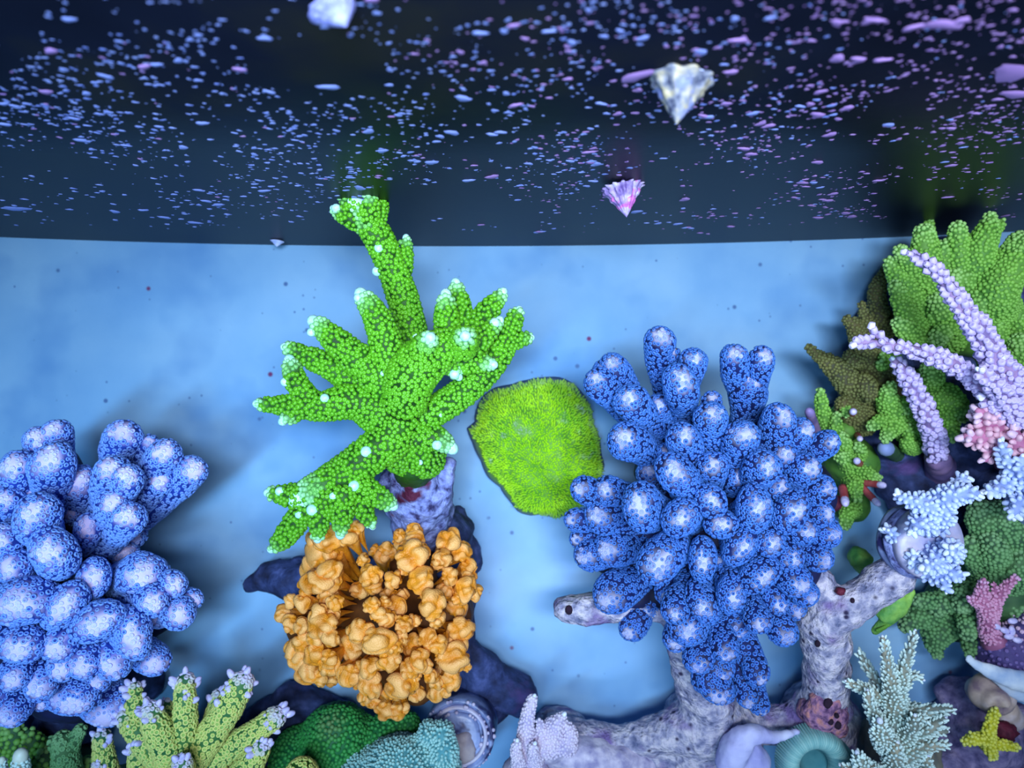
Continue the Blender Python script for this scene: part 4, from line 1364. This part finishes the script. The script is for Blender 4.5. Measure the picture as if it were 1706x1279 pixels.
def ribbed():
    base = P(1362, 1275, .03)
    th = thing('ribbed_coral', base, 'dark teal ribbed ring coral at the bottom edge, below the red crusted stub', 'coral')
    V, Q, T = fused([B_(1362, 1278, .06, 62, .034), T_((1362, 1290, .02, 50), (1362, 1285, .06, 55))], .0028, .001, 60, smooth_it=5)
    link_mesh('coral_body', V, Q, T, {}, M['dome_teal'], th, base)
    bag = Bag()
    z = .094
    c = P(1362, 1278, z)
    for i in range(80):
        a = math.radians(i * 360 / 80)
        d = np.array([math.cos(a), math.sin(a), 0])
        pts = [c + d * (24 * S(z)) + [0, 0, -.006], c + d * (38 * S(z)) + [0, 0, .003], c + d * (52 * S(z)) + [0, 0, .002], c + d * (60 * S(z)) + [0, 0, -.012]]
        t = tube(pts, [.0006, .0011, .0012, .0008], nseg=6, step=.004)
        bag.add(t['V'], t['Q'], t['T'], {'rim': np.full(len(t['V']), 0.25 + 0.5 * ((i * 7) % 10) / 10)})
    tag(bag.link('ribs', M['dome_teal_cup'], th, base), kind='stuff')


ribbed()

# ------------------------------------------------------------------ right side: bushy greens
BG = [
    [(1590, 520, .05, 34), (1555, 470, .072, 30), (1540, 420, .084, 26), (1536, 390, .086, 17)],
    [(1560, 480, .070, 24), (1518, 440, .080, 20), (1502, 420, .084, 13)], [(1545, 430, .076, 14), (1547, 385, .064, 11), (1546, 366, .062, 8)],
    [(1610, 520, .06, 34), (1600, 450, .082, 26), (1598, 410, .088, 18), (1596, 382, .090, 13)],
    [(1620, 500, .066, 34), (1630, 430, .088, 30), (1643, 390, .092, 22), (1648, 365, .092, 14)], [(1635, 410, .088, 16), (1662, 380, .090, 10), (1667, 370, .090, 8)],
    [(1580, 460, .078, 22), (1570, 425, .084, 16), (1572, 412, .084, 13)],
    [(1660, 540, .06, 36), (1655, 490, .088, 40), (1680, 445, .094, 34), (1700, 405, .096, 24)], [(1640, 510, .080, 26), (1628, 500, .090, 22), (1636, 512, .09, 14)],
    [(1560, 540, .05, 30), (1515, 490, .072, 22), (1494, 455, .076, 17), (1482, 438, .076, 12)],
    [(1550, 560, .05, 28), (1515, 530, .074, 20), (1500, 500, .080, 18), (1494, 478, .080, 13)], [(1540, 570, .06, 24), (1508, 548, .078, 18), (1496, 540, .080, 14)],
    [(1570, 560, .06, 30), (1566, 520, .076, 24), (1562, 502, .080, 18)], [(1585, 570, .06, 24), (1580, 548, .080, 20), (1566, 560, .084, 14)],
    [(1600, 510, .07, 26), (1610, 470, .084, 24), (1592, 462, .088, 18)], [(1660, 600, .05, 26), (1664, 560, .078, 19), (1660, 530, .082, 14)],
    [(1690, 600, .05, 26), (1696, 545, .078, 17), (1694, 518, .082, 12)], [(1690, 640, .06, 30), (1700, 590, .084, 24), (1696, 570, .086, 18)]]
branch_coral('bushy_green_coral', 'bushy grass-green coral in the upper right corner, reaching over the wall edge', P(1600, 540, .03), BG, M['bush_skin'], M['bush_cup'], None,
             cup_px=3.4, tmpl=DOME, lean=.25, end_tips=True, seed=81, wob=0.16, tip_fade=1.5,
             base_prims=[B_(1600, 535, .045, 60, .03), B_(1675, 600, .05, 44, .03), B_(1560, 550, .04, 44, .026)])
LG = [
    [(1520, 720, .05, 26), (1490, 690, .07, 22), (1480, 662, .078, 18), (1482, 644, .08, 13)], [(1495, 700, .07, 20), (1482, 720, .08, 14), (1477, 730, .082, 10)],
    [(1490, 700, .07, 16), (1464, 702, .078, 12), (1452, 710, .08, 9)], [(1530, 700, .05, 22), (1508, 672, .074, 14), (1506, 684, .078, 10)],
    [(1550, 660, .06, 30), (1575, 665, .076, 26), (1600, 684, .082, 18), (1604, 692, .082, 12)], [(1575, 670, .074, 22), (1584, 710, .078, 14), (1583, 728, .078, 9)],
    [(1540, 640, .06, 26), (1552, 628, .078, 20), (1546, 616, .08, 14)], [(1520, 740, .05, 18), (1512, 738, .07, 12), (1515, 712, .074, 8)],
    [(1470, 600, .05, 16), (1468, 610, .068, 9), (1466, 604, .07, 8)], [(1472, 590, .05, 14), (1470, 596, .068, 8), (1469, 592, .07, 7)]]
branch_coral('leafy_green_coral', 'small mid green coral with drooping lobes beneath the lilac branches', P(1540, 680, .03), LG, M['bush_skin'], M['bush_cup'], None,
             cup_px=3.2, tmpl=DOME, lean=.25, seed=83, wob=0.14, base_prims=[B_(1535, 690, .045, 52, .026), B_(1476, 600, .045, 18, .02), T_((1535, 690, .04, 30), (1480, 604, .045, 16))])
# shaded brown-olive coral
BR = [[(1450, 660, .05, 30), (1415, 640, .062, 24), (1388, 610, .066, 17), (1360, 590, .068, 11), (1349, 580, .068, 7)], [(1420, 650, .05, 24), (1440, 645, .070, 22), (1448, 655, .074, 15)],
      [(1455, 640, .04, 30), (1440, 590, .056, 24), (1424, 545, .058, 14), (1412, 533, .058, 7)], [(1450, 620, .04, 26), (1448, 570, .050, 20), (1436, 508, .052, 8)],
      [(1440, 700, .05, 30), (1412, 680, .064, 20), (1405, 672, .068, 14)], [(1450, 600, .05, 20), (1420, 600, .064, 14), (1414, 592, .066, 10)], [(1460, 690, .04, 26), (1480, 640, .05, 22), (1492, 610, .052, 14)],
      [(1470, 560, .03, 22), (1462, 490, .034, 15), (1474, 446, .036, 8)]]  # last dark branch stands in for the shadow behind this coral
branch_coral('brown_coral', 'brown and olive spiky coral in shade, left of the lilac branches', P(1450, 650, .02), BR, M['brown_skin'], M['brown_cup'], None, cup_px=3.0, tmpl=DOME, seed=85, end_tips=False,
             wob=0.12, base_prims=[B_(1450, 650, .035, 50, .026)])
# mixed green and pink coral lower left of the cluster
MG = [[(1400, 740, .05, 22), (1376, 700, .066, 14), (1369, 670, .07, 11), (1366, 652, .07, 8)], [(1400, 740, .06, 20), (1392, 715, .072, 12), (1394, 694, .074, 9)], [(1410, 760, .06, 20), (1404, 735, .074, 14), (1400, 728, .076, 10)],
      [(1420, 800, .05, 20), (1424, 810, .07, 13), (1428, 830, .072, 9)], [(1430, 780, .06, 18), (1450, 790, .070, 11), (1462, 796, .072, 8)], [(1420, 780, .05, 22), (1412, 765, .070, 16), (1400, 760, .074, 11)],
      [(1420, 840, .04, 22), (1412, 855, .06, 14), (1408, 872, .062, 10)], [(1425, 760, .06, 18), (1434, 750, .074, 12), (1430, 744, .076, 9)], [(1400, 690, .05, 16), (1408, 680, .07, 10), (1410, 690, .072, 7)]]
branch_coral('tufted_green_coral', 'leaf green tufted coral hugging the right side of the dark blue coral', P(1415, 770, .02), MG, M['bush_skin'], M['bush_cup'], None, cup_px=3.0, tmpl=DOME, seed=87,
             wob=0.12, base_prims=[B_(1415, 770, .04, 42, .028), B_(1415, 840, .035, 30, .02), B_(1395, 720, .045, 26, .02), T_((1415, 770, .01, 50), (1415, 770, .04, 40))])


def nubs(name, label, base, lst, stem_mat, tip_mat):
    th = thing(name, base, label, 'coral')
    for a, b, r in lst:
        p0, p1 = P(*a), P(*b)
        t = tube([p0, (p0 + p1) / 2, p1], [r * S(b[2]) * 1.15, r * S(b[2]), r * S(b[2])], nseg=10)
        o = link_mesh('tube', t['V'], t['Q'], t['T'], {}, stem_mat, th, base)
        d = nrm(p1 - p0)
        V, T = ico(2)
        W = p1 + d * r * S(b[2]) * 0.9 + V * r * S(b[2]) * 1.02
        W = W + np.outer(V @ d, d) * r * S(b[2]) * 0.9
        link_mesh('tube_tip', W, [], T, {}, tip_mat, o, base)


nubs('tube_coral', 'red-stemmed tubes with pale lilac tips poking out of the tufted green coral', P(1440, 800, .055),
     [((1440, 803, .064), (1464, 807, .078), 6), ((1436, 812, .064), (1456, 832, .076), 6), ((1404, 812, .064), (1407, 830, .074), 7), ((1418, 690, .062), (1421, 686, .084), 6),
      ((1432, 772, .064), (1428, 768, .084), 6), ((1428, 725, .062), (1432, 730, .080), 5)], M['stem_tip_red'], M['lilac_tip'])
nubs('tube_coral', 'single pale blue tube in the shadow beneath the lilac branches', P(1490, 760, .03), [((1495, 758, .03), (1478, 748, .068), 13)], M['olive_skin'], M['pale_skin'])
nubs('finger_coral', 'short lilac finger at the upper right rim of the dark blue coral', P(1368, 738, .045), [((1368, 738, .050), (1350, 690, .100), 8)], M['lilac_skin'], M['lilac_cup'])
V, T = ico(3)
o = link_mesh('sponge', P(1389, 838, .07) + V * [.0055, .0065, .006] * (1 + .25 * noise3(V, 2.2, 3))[:, None], [], T, {}, M['maroon'])
tag(o, 'dark maroon sponge blob squeezed beside the dark blue coral', 'sponge')
o = link_mesh('sponge', P(1400, 985, (surface_z(1400, 985, 12) or .10) + .001) + V * [.0030, .0026, .003] * (1 + .5 * noise3(V, 2.0, 8))[:, None], [], T, {}, M['maroon'])
tag(o, 'small maroon sponge in the fork of the grey reef rock', 'sponge')

# ------------------------------------------------------------------ lilac branching coral (upper right)
LB_ = [
    [(1700, 690, .125, 32), (1682, 644, .140, 27), (1659, 602, .150, 24), (1634, 554, .156, 21), (1600, 506, .158, 18), (1561, 453, .156, 14), (1530, 430, .153, 10), (1512, 419, .152, 7)],
    [(1690, 680, .125, 26), (1640, 645, .136, 20), (1611, 621, .142, 17), (1555, 593, .146, 16), (1488, 577, .146, 13), (1450, 570, .144, 10), (1424, 571, .143, 8)],
    [(1465, 562, .145, 9), (1452, 552, .145, 7), (1449, 546, .145, 5)],
    [(1560, 760, .07, 18), (1555, 722, .088, 19), (1543, 690, .098, 19), (1521, 644, .106, 18), (1500, 612, .112, 14), (1490, 600, .113, 9)],
    [(1695, 690, .13, 26), (1668, 655, .150, 17), (1644, 630, .160, 14), (1631, 617, .164, 10)],
    [(1720, 650, .13, 30), (1690, 625, .148, 20), (1672, 600, .156, 12)], [(1690, 690, .13, 24), (1655, 672, .140, 14), (1638, 666, .142, 9)]]
branch_coral('lilac_branching_coral', 'lilac branching coral with three long scaly arms at the right edge', P(1690, 690, .10), LB_, M['lilac_skin'], M['lilac_cup'], M['white_tip'],
             cup_px=6.0, tmpl=SCALE, lean=.55, gap=1.38, tip_size=.8, seed=91, singles=300, tip_fade=1.0, tip_len=1.3,
             base_prims=[T_((1700, 740, .02, 60), (1700, 720, .08, 44), (1700, 690, .12, 30)), T_((1570, 790, .02, 26), (1562, 765, .066, 20))])
PK = [[(1680, 720, .11, 30), (1650, 705, .124, 28), (1628, 690, .132, 16)], [(1670, 730, .11, 28), (1635, 725, .126, 26), (1612, 728, .13, 16)], [(1660, 740, .11, 20), (1648, 745, .126, 16), (1642, 765, .128, 10)],
      [(1700, 740, .11, 34), (1700, 745, .13, 26), (1690, 720, .134, 14)], [(1660, 700, .12, 24), (1640, 690, .136, 16), (1630, 684, .138, 10)]]
branch_coral('pinkish_coral', 'peach pink fan of knobs under the base of the lilac branches', P(1690, 735, .09), PK, M['rose_skin'], M['pinkl_cup'], None, cup_px=6.2, tmpl=NUB, lean=.35, gap=1.5, seed=93, singles=200,
             tip_fade=2.0, base_prims=[T_((1700, 750, .05, 50), (1690, 735, .11, 34))])
PW = [[(1720, 830, .11, 28), (1694, 800, .128, 18), (1676, 765, .138, 14), (1667, 738, .142, 11)], [(1690, 800, .128, 18), (1666, 812, .134, 16), (1648, 819, .136, 12)], [(1720, 830, .12, 30), (1694, 840, .134, 18), (1690, 858, .136, 12)],
      [(1710, 810, .13, 22), (1700, 780, .14, 16), (1702, 765, .142, 12)]]
branch_coral('pale_branching_coral', 'pale lavender beaded branch hanging at the right edge below the pinkish fan', P(1715, 830, .08), PW, M['pale_skin'], M['pale_cup'], M['white_tip'], cup_px=5.0, tmpl=NUB, lean=.2,
             gap=1.5, seed=95, singles=200, base_prims=[T_((1720, 860, .02, 50), (1720, 840, .08, 40), (1720, 830, .115, 28))])

# ------------------------------------------------------------------ plug on the reef-rock arm with the pale blue coral
def arm_plug():
    z = .135
    s = S(z)
    c = P(1550, 905, z)
    ax = nrm([0.12, 0.10, 1.0])
    th = thing('frag_plug', c - np.array([0, 0, .02]), 'pale tilted coral plug with dark striped rim at the end of the rock arm', 'coral plug')
    base = c - np.array([0, 0, .02])
    lathe_part('plug_disc', [(50 * s, -.008), (59 * s, -.006), (60 * s, .0), (57 * s, .0025), (40 * s, .003), (10 * s, .003)], c, ax, M['plug_pale'], th, base, wob=.012)
    lathe_part('plug_rim', [(57 * s, -.0135), (63 * s, -.013), (64 * s, -.0105), (61 * s, -.0085), (60 * s, -.006), (50 * s, -.0055)], c, ax, M['rock_violet'], th, base, wob=.02)
    lathe_part('plug_ring', [(54 * s, -.0225), (61 * s, -.021), (62 * s, -.018), (59 * s, -.0155), (56 * s, -.0135), (40 * s, -.013)], c, ax, M['plug_grey'], th, base, wob=.02)
    lathe_part('plug_stem', [(30 * s, -.034), (34 * s, -.02), (34 * s, -.012)], c, ax, M['rock_dark'], th, base)


arm_plug()
PB = [[(1560, 870, .140, 28), (1545, 842, .152, 22), (1518, 834, .156, 16), (1496, 826, .156, 10)], [(1560, 860, .144, 28), (1572, 830, .156, 22), (1600, 822, .160, 20), (1625, 822, .160, 14)],
      [(1550, 870, .142, 24), (1530, 872, .156, 18), (1518, 884, .158, 12)], [(1545, 860, .142, 20), (1530, 850, .150, 14), (1524, 848, .152, 11)],
      [(1580, 920, .140, 26), (1584, 915, .156, 18), (1585, 913, .160, 14)], [(1560, 950, .138, 26), (1584, 955, .150, 16), (1602, 957, .152, 10)], [(1550, 950, .138, 24), (1572, 968, .148, 12), (1576, 983, .150, 8)],
      [(1555, 930, .138, 30), (1560, 935, .150, 22), (1545, 942, .152, 16)], [(1500, 900, .130, 16), (1484, 886, .136, 12), (1476, 882, .138, 10)], [(1575, 840, .150, 18), (1600, 800, .152, 14), (1608, 795, .152, 10)],
      [(1530, 940, .136, 18), (1520, 930, .144, 12), (1524, 925, .146, 10)]]
branch_coral('pale_blue_coral', 'pale blue beaded coral growing on the tilted plug at the end of the rock arm', P(1555, 905, .12), [[(a, b, z, r * 1.0) for a, b, z, r in w] for w in PB], M['pale_skin'], M['pale_cup'], M['white_tip'], cup_px=4.6, tmpl=NUB,
             lean=.15, gap=1.6, seed=97, singles=200, base_prims=[B_(1552, 872, .139, 26, .006), B_(1556, 940, .139, 24, .006), B_(1500, 902, .134, 14, .006)])
# ------------------------------------------------------------------ olive coral, rose coral, purple plate
OL = [[(1660, 920, .05, 40), (1640, 880, .072, 26), (1632, 850, .078, 18)], [(1670, 930, .05, 40), (1670, 880, .076, 30), (1668, 850, .080, 20)], [(1690, 940, .05, 36), (1694, 900, .076, 24), (1692, 876, .08, 16)],
      [(1650, 960, .05, 34), (1626, 930, .07, 20), (1618, 905, .074, 14)], [(1660, 960, .05, 40), (1655, 920, .078, 28), (1650, 900, .082, 18)], [(1680, 970, .05, 36), (1690, 950, .078, 26), (1700, 930, .08, 18)],
      [(1640, 1000, .04, 34), (1612, 990, .06, 24), (1604, 1005, .066, 16)], [(1630, 1010, .04, 34), (1614, 1030, .06, 22), (1612, 1050, .064, 15)], [(1630, 1040, .03, 30), (1622, 1075, .05, 18), (1618, 1090, .052, 12)],
      [(1620, 1000, .03, 34), (1580, 1000, .05, 24), (1560, 1010, .052, 18)], [(1600, 1010, .03, 34), (1560, 1060, .04, 24), (1562, 1088, .042, 10)], [(1590, 1000, .03, 30), (1540, 1020, .042, 24), (1510, 1040, .044, 14)],
      [(1680, 1000, .04, 30), (1690, 1010, .06, 20), (1696, 1018, .062, 14)], [(1590, 1000, .04, 24), (1548, 1000, .055, 14), (1530, 1000, .058, 9)]]
branch_coral('olive_coral', 'dull olive green bushy coral at the right edge behind the tilted plug', P(1650, 970, .01), OL, M['olive_skin'], M['olive_cup'], None, cup_px=3.6, tmpl=DOME, lean=.2, seed=101, wob=.16,
             base_prims=[B_(1650, 975, .035, 70, .034), B_(1600, 1010, .02, 60, .02), T_((1650, 980, .004, 80), (1650, 975, .03, 70))])
RO = [[(1650, 1060, .07, 20), (1644, 1020, .084, 16), (1636, 990, .090, 14), (1638, 972, .092, 10)], [(1650, 1030, .08, 14), (1664, 994, .090, 11), (1682, 972, .094, 9), (1692, 963, .095, 7)],
      [(1640, 1010, .086, 12), (1622, 1000, .09, 9), (1616, 996, .09, 7)], [(1655, 1010, .086, 10), (1658, 985, .092, 7), (1656, 972, .093, 5)]]
branch_coral('rose_branching_coral', 'small rose pink branching coral in front of the olive coral at the right', P(1660, 1070, .05), [[(a, b, z, r * .9) for a, b, z, r in w] for w in RO], M['rose_skin'], M['rose_cup'], M['rose_cup'], cup_px=2.8, tmpl=SCALE, lean=.4, gap=1.6,
             seed=103, base_prims=[T_((1665, 1085, .03, 30), (1655, 1065, .068, 20))])


def purple_plate():
    base = P(1680, 1085, .04)
    th = thing('encrusting_purple_coral', base, 'deep purple encrusting coral with a pink scaly rim at the right edge', 'coral')
    V, Q, T = fused([B_(1672, 1085, .058, 44, .022), B_(1710, 1095, .058, 50, .022), B_(1715, 1050, .064, 40, .022), T_((1690, 1100, .01, 50), (1690, 1090, .05, 46))], .003, .002, 70, off=4)
    link_mesh('coral_body', V, Q, T, {}, M['purple_plate'], th, base)
    p, n, src = scatter(V, all_tris(Q, T), .0030, 2.4, 4)
    ok = n[:, 2] > -.2
    p, n = p[ok], n[ok]
    k = thin(p, .0030)
    p, n = p[k], n[k]
    tipv = np.clip((p[:, 0] - P(1690, 1050, .08)[0]) / .006, 0, 1) * np.clip((p[:, 1] - P(1690, 1085, .08)[1]) / .01, 0, 1)
    bag = Bag()
    stamp(bag, p, n, .0014, DIMPLE, tipv, 4)
    tag(bag.link('corallites', M['purple_cup'], th, base), kind='stuff')
    V, T = ico(2)
    for a, b, ang in ((1660, 1043, .5), (1674, 1050, .4), (1686, 1050, 1.3), (1681, 1060, 0), (1687, 1034, 0), (1695, 1066, .2)):
        z = .083
        w = V * [.0036, .0022, .0018]
        c, s = math.cos(-ang), math.sin(-ang)
        w = np.stack([w[:, 0] * c - w[:, 1] * s, w[:, 0] * s + w[:, 1] * c, w[:, 2]], 1)
        link_mesh('scale', P(a, b, z) + w, [], T, {}, M['lilac_tip'], th, base)['label'] = 'pale pink oval scale on the rim'


purple_plate()

# green crust plate that juts out below the reef-rock arm
def crust_edge():
    base = P(1490, 1020, .095)
    pts = [(1462, 1048), (1480, 1028), (1505, 1004), (1522, 984), (1512, 990), (1510, 1008), (1500, 1026), (1484, 1040)]
    z = .102
    n = len(pts)
    V = [P(a, b, z) for a, b in pts] + [P(a, b, z - .006) * [1, 1, 1] for a, b in pts]
    c = P(1497, 1016, z + .002)
    d = P(1497, 1016, z - .006)
    V += [c, d]
    Q = [(i, n + i, n + (i + 1) % n, (i + 1) % n) for i in range(n)]
    T = [(i, (i + 1) % n, 2 * n) for i in range(n)] + [(n + (i + 1) % n, n + i, 2 * n + 1) for i in range(n)]
    th = thing('plate_coral', base, 'thin yellow-green frilled plate jutting from under the rock arm', 'coral')
    V2, Q2, T2 = fused([T_((1455, 1052, .092, 7), (1478, 1034, .097, 10), (1500, 1014, .100, 12), (1520, 986, .102, 6)), T_((1470, 1030, .096, 16), (1495, 1000, .100, 16))], .0014, .0008, 200, floor_clip=False)
    link_mesh('plate', V2, Q2, T2, {}, M['plate_green'], th, base)
    bag = Bag()
    g = np.random.default_rng(2)
    Vi, Ti = ico(2)
    for i in range(26):
        t = i / 25
        q = P(1462 + 60 * t + 5 * math.sin(t * 3.1), 1050 - 62 * t + 9 * math.sin(t * 3.1), .100)
        bag.add(q + Vi * [.0013, .0013, .001], None, Ti)
    tag(bag.link('frill', M['bush_cup'], th, base), kind='stuff')


crust_edge()
V, Q, T = fused([B_(1432, 930, .05, 18, .012), B_(1440, 945, .046, 14, .01), T_((1436, 940, .0, 14), (1436, 938, .05, 14))], .002, .0015, 160)
o = link_mesh('green_polyp', V, Q, T, {}, M['plate_green'])
tag(o, 'bright green rounded polyp in the gap left of the rock arm', 'coral')

# ------------------------------------------------------------------ white-teal branching coral (lower right)
WT = [[(1490, 1190, .10, 26), (1486, 1150, .116, 17), (1480, 1110, .124, 14), (1474, 1080, .126, 11), (1471, 1064, .126, 8)], [(1490, 1180, .10, 24), (1500, 1140, .116, 15), (1510, 1100, .124, 13), (1520, 1068, .126, 10), (1524, 1053, .126, 7)],
      [(1500, 1150, .112, 13), (1520, 1125, .118, 11), (1535, 1130, .12, 8)], [(1480, 1170, .10, 18), (1446, 1150, .108, 14), (1420, 1140, .110, 10), (1412, 1136, .110, 7)], [(1480, 1220, .10, 22), (1456, 1190, .116, 14), (1448, 1165, .120, 11), (1446, 1154, .120, 8)],
      [(1480, 1240, .10, 26), (1468, 1222, .122, 20), (1466, 1206, .128, 14)], [(1500, 1190, .10, 24), (1540, 1186, .110, 17), (1570, 1182, .114, 13), (1586, 1182, .114, 8)], [(1500, 1230, .10, 24), (1520, 1210, .118, 15), (1524, 1194, .124, 10)],
      [(1525, 1200, .118, 11), (1538, 1196, .122, 9), (1542, 1200, .122, 7)], [(1500, 1240, .10, 24), (1545, 1216, .116, 14), (1572, 1198, .12, 9)], [(1530, 1225, .112, 14), (1560, 1218, .118, 10), (1576, 1218, .118, 8)],
      [(1500, 1260, .10, 26), (1545, 1244, .116, 14), (1578, 1240, .12, 9)], [(1490, 1280, .10, 26), (1492, 1252, .120, 15), (1494, 1242, .122, 10)], [(1470, 1300, .10, 26), (1438, 1276, .116, 18), (1430, 1260, .118, 12)],
      [(1440, 1300, .10, 20), (1412, 1280, .11, 12), (1404, 1276, .11, 8)], [(1470, 1150, .10, 14), (1445, 1112, .096, 11), (1432, 1088, .094, 8)], [(1540, 1290, .1, 20), (1544, 1270, .114, 12), (1546, 1262, .116, 8)]]
branch_coral('white_branching_coral', 'white and pale teal spiky branching coral at the lower right, tan at its centre', P(1490, 1230, .04), [[(a, b, z, r * .98) for a, b, z, r in w] for w in WT], M['teal_skin'], M['teal_cup'], M['white_tip'], cup_px=2.7, tmpl=LONGNUB, lean=.6, gap=1.9,
             seed=111, tip_fade=3.2, base_prims=[T_((1495, 1260, .02, 70), (1492, 1230, .06, 48), (1490, 1200, .098, 28)), T_((1495, 1260, .05, 50), (1480, 1300, .1, 30))])
# yellow coral, shells
YE = [[(1645, 1240, .076, 13), (1648, 1215, .082, 11), (1656, 1190, .084, 9), (1659, 1184, .084, 7)], [(1650, 1232, .078, 13), (1625, 1230, .082, 11), (1610, 1235, .082, 9)], [(1640, 1225, .078, 12), (1650, 1246, .080, 11), (1652, 1258, .08, 9)],
      [(1645, 1235, .076, 12), (1672, 1240, .080, 9), (1692, 1244, .080, 7)], [(1625, 1232, .08, 9), (1620, 1224, .084, 7), (1618, 1222, .084, 6)]]
branch_coral('lemon_yellow_coral', 'small lemon yellow star-shaped coral in the lower right corner', P(1645, 1236, .055), YE, M['lemon_skin'], M['lemon_cup'], None, cup_px=3.2, tmpl=DOME, lean=.3, seed=121,
             base_prims=[T_((1645, 1240, .052, 14), (1645, 1236, .074, 13))])
V, T = ico(3)
o = link_mesh('sponge', P(1672, 1218, .068) + V * [.009, .0075, .007] * (1 + .45 * noise3(V, 2.6, 5))[:, None], [], T, {}, M['maroon'])
tag(o, 'maroon tuft beside the lemon yellow coral', 'sponge')


def corner_shells():
    # tan shell: low spiral dome
    z = .066
    c = P(1648, 1155, z)
    s = S(z)
    th = thing('sea_snail', c - np.array([0, 0, .012]), 'tan and lilac rounded snail shell on the mauve rock, under the white plate', 'snail')
    base = c - np.array([0, 0, .012])
    V, T = ico(4)
    an = np.arctan2(V[:, 1], V[:, 0])
    rr = np.hypot(V[:, 0], V[:, 1])
    W = V * np.array([36 * s, 32 * s, .015])
    W = W * (1 + 0.10 * np.sin(rr * 9 - an))[:, None]
    W[:, 2] += np.where(V[:, 2] > 0, .004 * np.exp(-(rr / .3) ** 2), 0)
    link_mesh('shell', c + W, [], T, {}, M['snail_tan'], th, base)
    t = tube([P(1670, 1178, .062), P(1692, 1200, .058), P(1690, 1212, .055)], [22 * s, 16 * s, 8 * s], nseg=14)
    link_mesh('body_whorl', t['V'], t['Q'], t['T'], {}, M['snail_tan'], th, base)
    # white clam shell half
    z = .082
    b = P(1680, 1125, z)
    th = thing('clam_shell', b, 'white half clam shell with ridged edge, under the purple coral', 'shell')
    V, Q, T = fused([T_((1612, 1096, z, 5), (1630, 1108, z, 9), (1660, 1122, z, 14), (1700, 1134, z, 18), (1740, 1140, z, 20)), T_((1618, 1090, z, 4), (1614, 1098, z, 7)),
                     T_((1650, 1122, z - .006, 9), (1690, 1148, z - .008, 14), (1730, 1158, z - .008, 16))], .0018, .0007, 160, floor_clip=False)
    V[:, 2] = z + (V[:, 2] - z) * 0.6
    link_mesh('valve', V, Q, T, {}, M['shell_white'], th, b)


corner_shells()

# ------------------------------------------------------------------ dull green corals in the lower left corner
DG = [[(40, 1270, .05, 36), (24, 1230, .072, 24), (22, 1215, .076, 16)], [(70, 1280, .05, 30), (52, 1240, .070, 20), (46, 1222, .072, 12)], [(90, 1290, .05, 30), (76, 1268, .070, 18), (72, 1258, .072, 12)],
      [(10, 1290, .05, 36), (0, 1250, .072, 24), (-4, 1235, .074, 16)], [(150, 1290, .05, 26), (150, 1275, .066, 16), (148, 1265, .068, 10)]]
branch_coral('mossy_green_coral', 'dark mossy green coral in the shade of the lower left corner', P(50, 1285, .02), DG, M['olive_skin'], M['bush_cup'], None, cup_px=5.0, tmpl=DOME, lean=.2, seed=131, wob=.16,
             base_prims=[B_(50, 1285, .04, 70, .03), B_(130, 1295, .04, 46, .024), T_((60, 1290, .004, 80), (60, 1285, .03, 70))])
TG = [[(112, 1295, .08, 26), (108, 1260, .094, 22), (104, 1234, .098, 17)], [(112, 1260, .09, 16), (124, 1232, .098, 12), (134, 1216, .10, 10)], [(100, 1255, .092, 12), (88, 1240, .098, 8), (85, 1232, .10, 6)]]
branch_coral('grey_green_coral', 'grey-green fingered coral with a yellow knob and lilac tip, lower left', P(112, 1295, .05), TG, M['olive_skin'], M['olive_cup'], None, cup_px=4.2, tmpl=CUP, lean=.2, seed=133,
             base_prims=[T_((112, 1310, .02, 34), (112, 1295, .078, 26))])
bag = Bag()
V, T = ico(2)
gg = np.random.default_rng(4)
CW = [[(36, 1300, .10, 16), (34, 1276, .112, 15), (34, 1268, .114, 14)], [(6, 1300, .10, 12), (3, 1278, .108, 9), (3, 1270, .11, 8)]]
branch_coral('cream_tipped_coral', 'creamy white rounded coral tip poking up in the lower left corner', P(34, 1305, .05), CW, M['teal_skin'], M['teal_cup'], M['cream_tip'], cup_px=3.0, tmpl=DOME, seed=135, tip_size=1.02,
             base_prims=[T_((25, 1320, .03, 34), (30, 1306, .098, 20))])
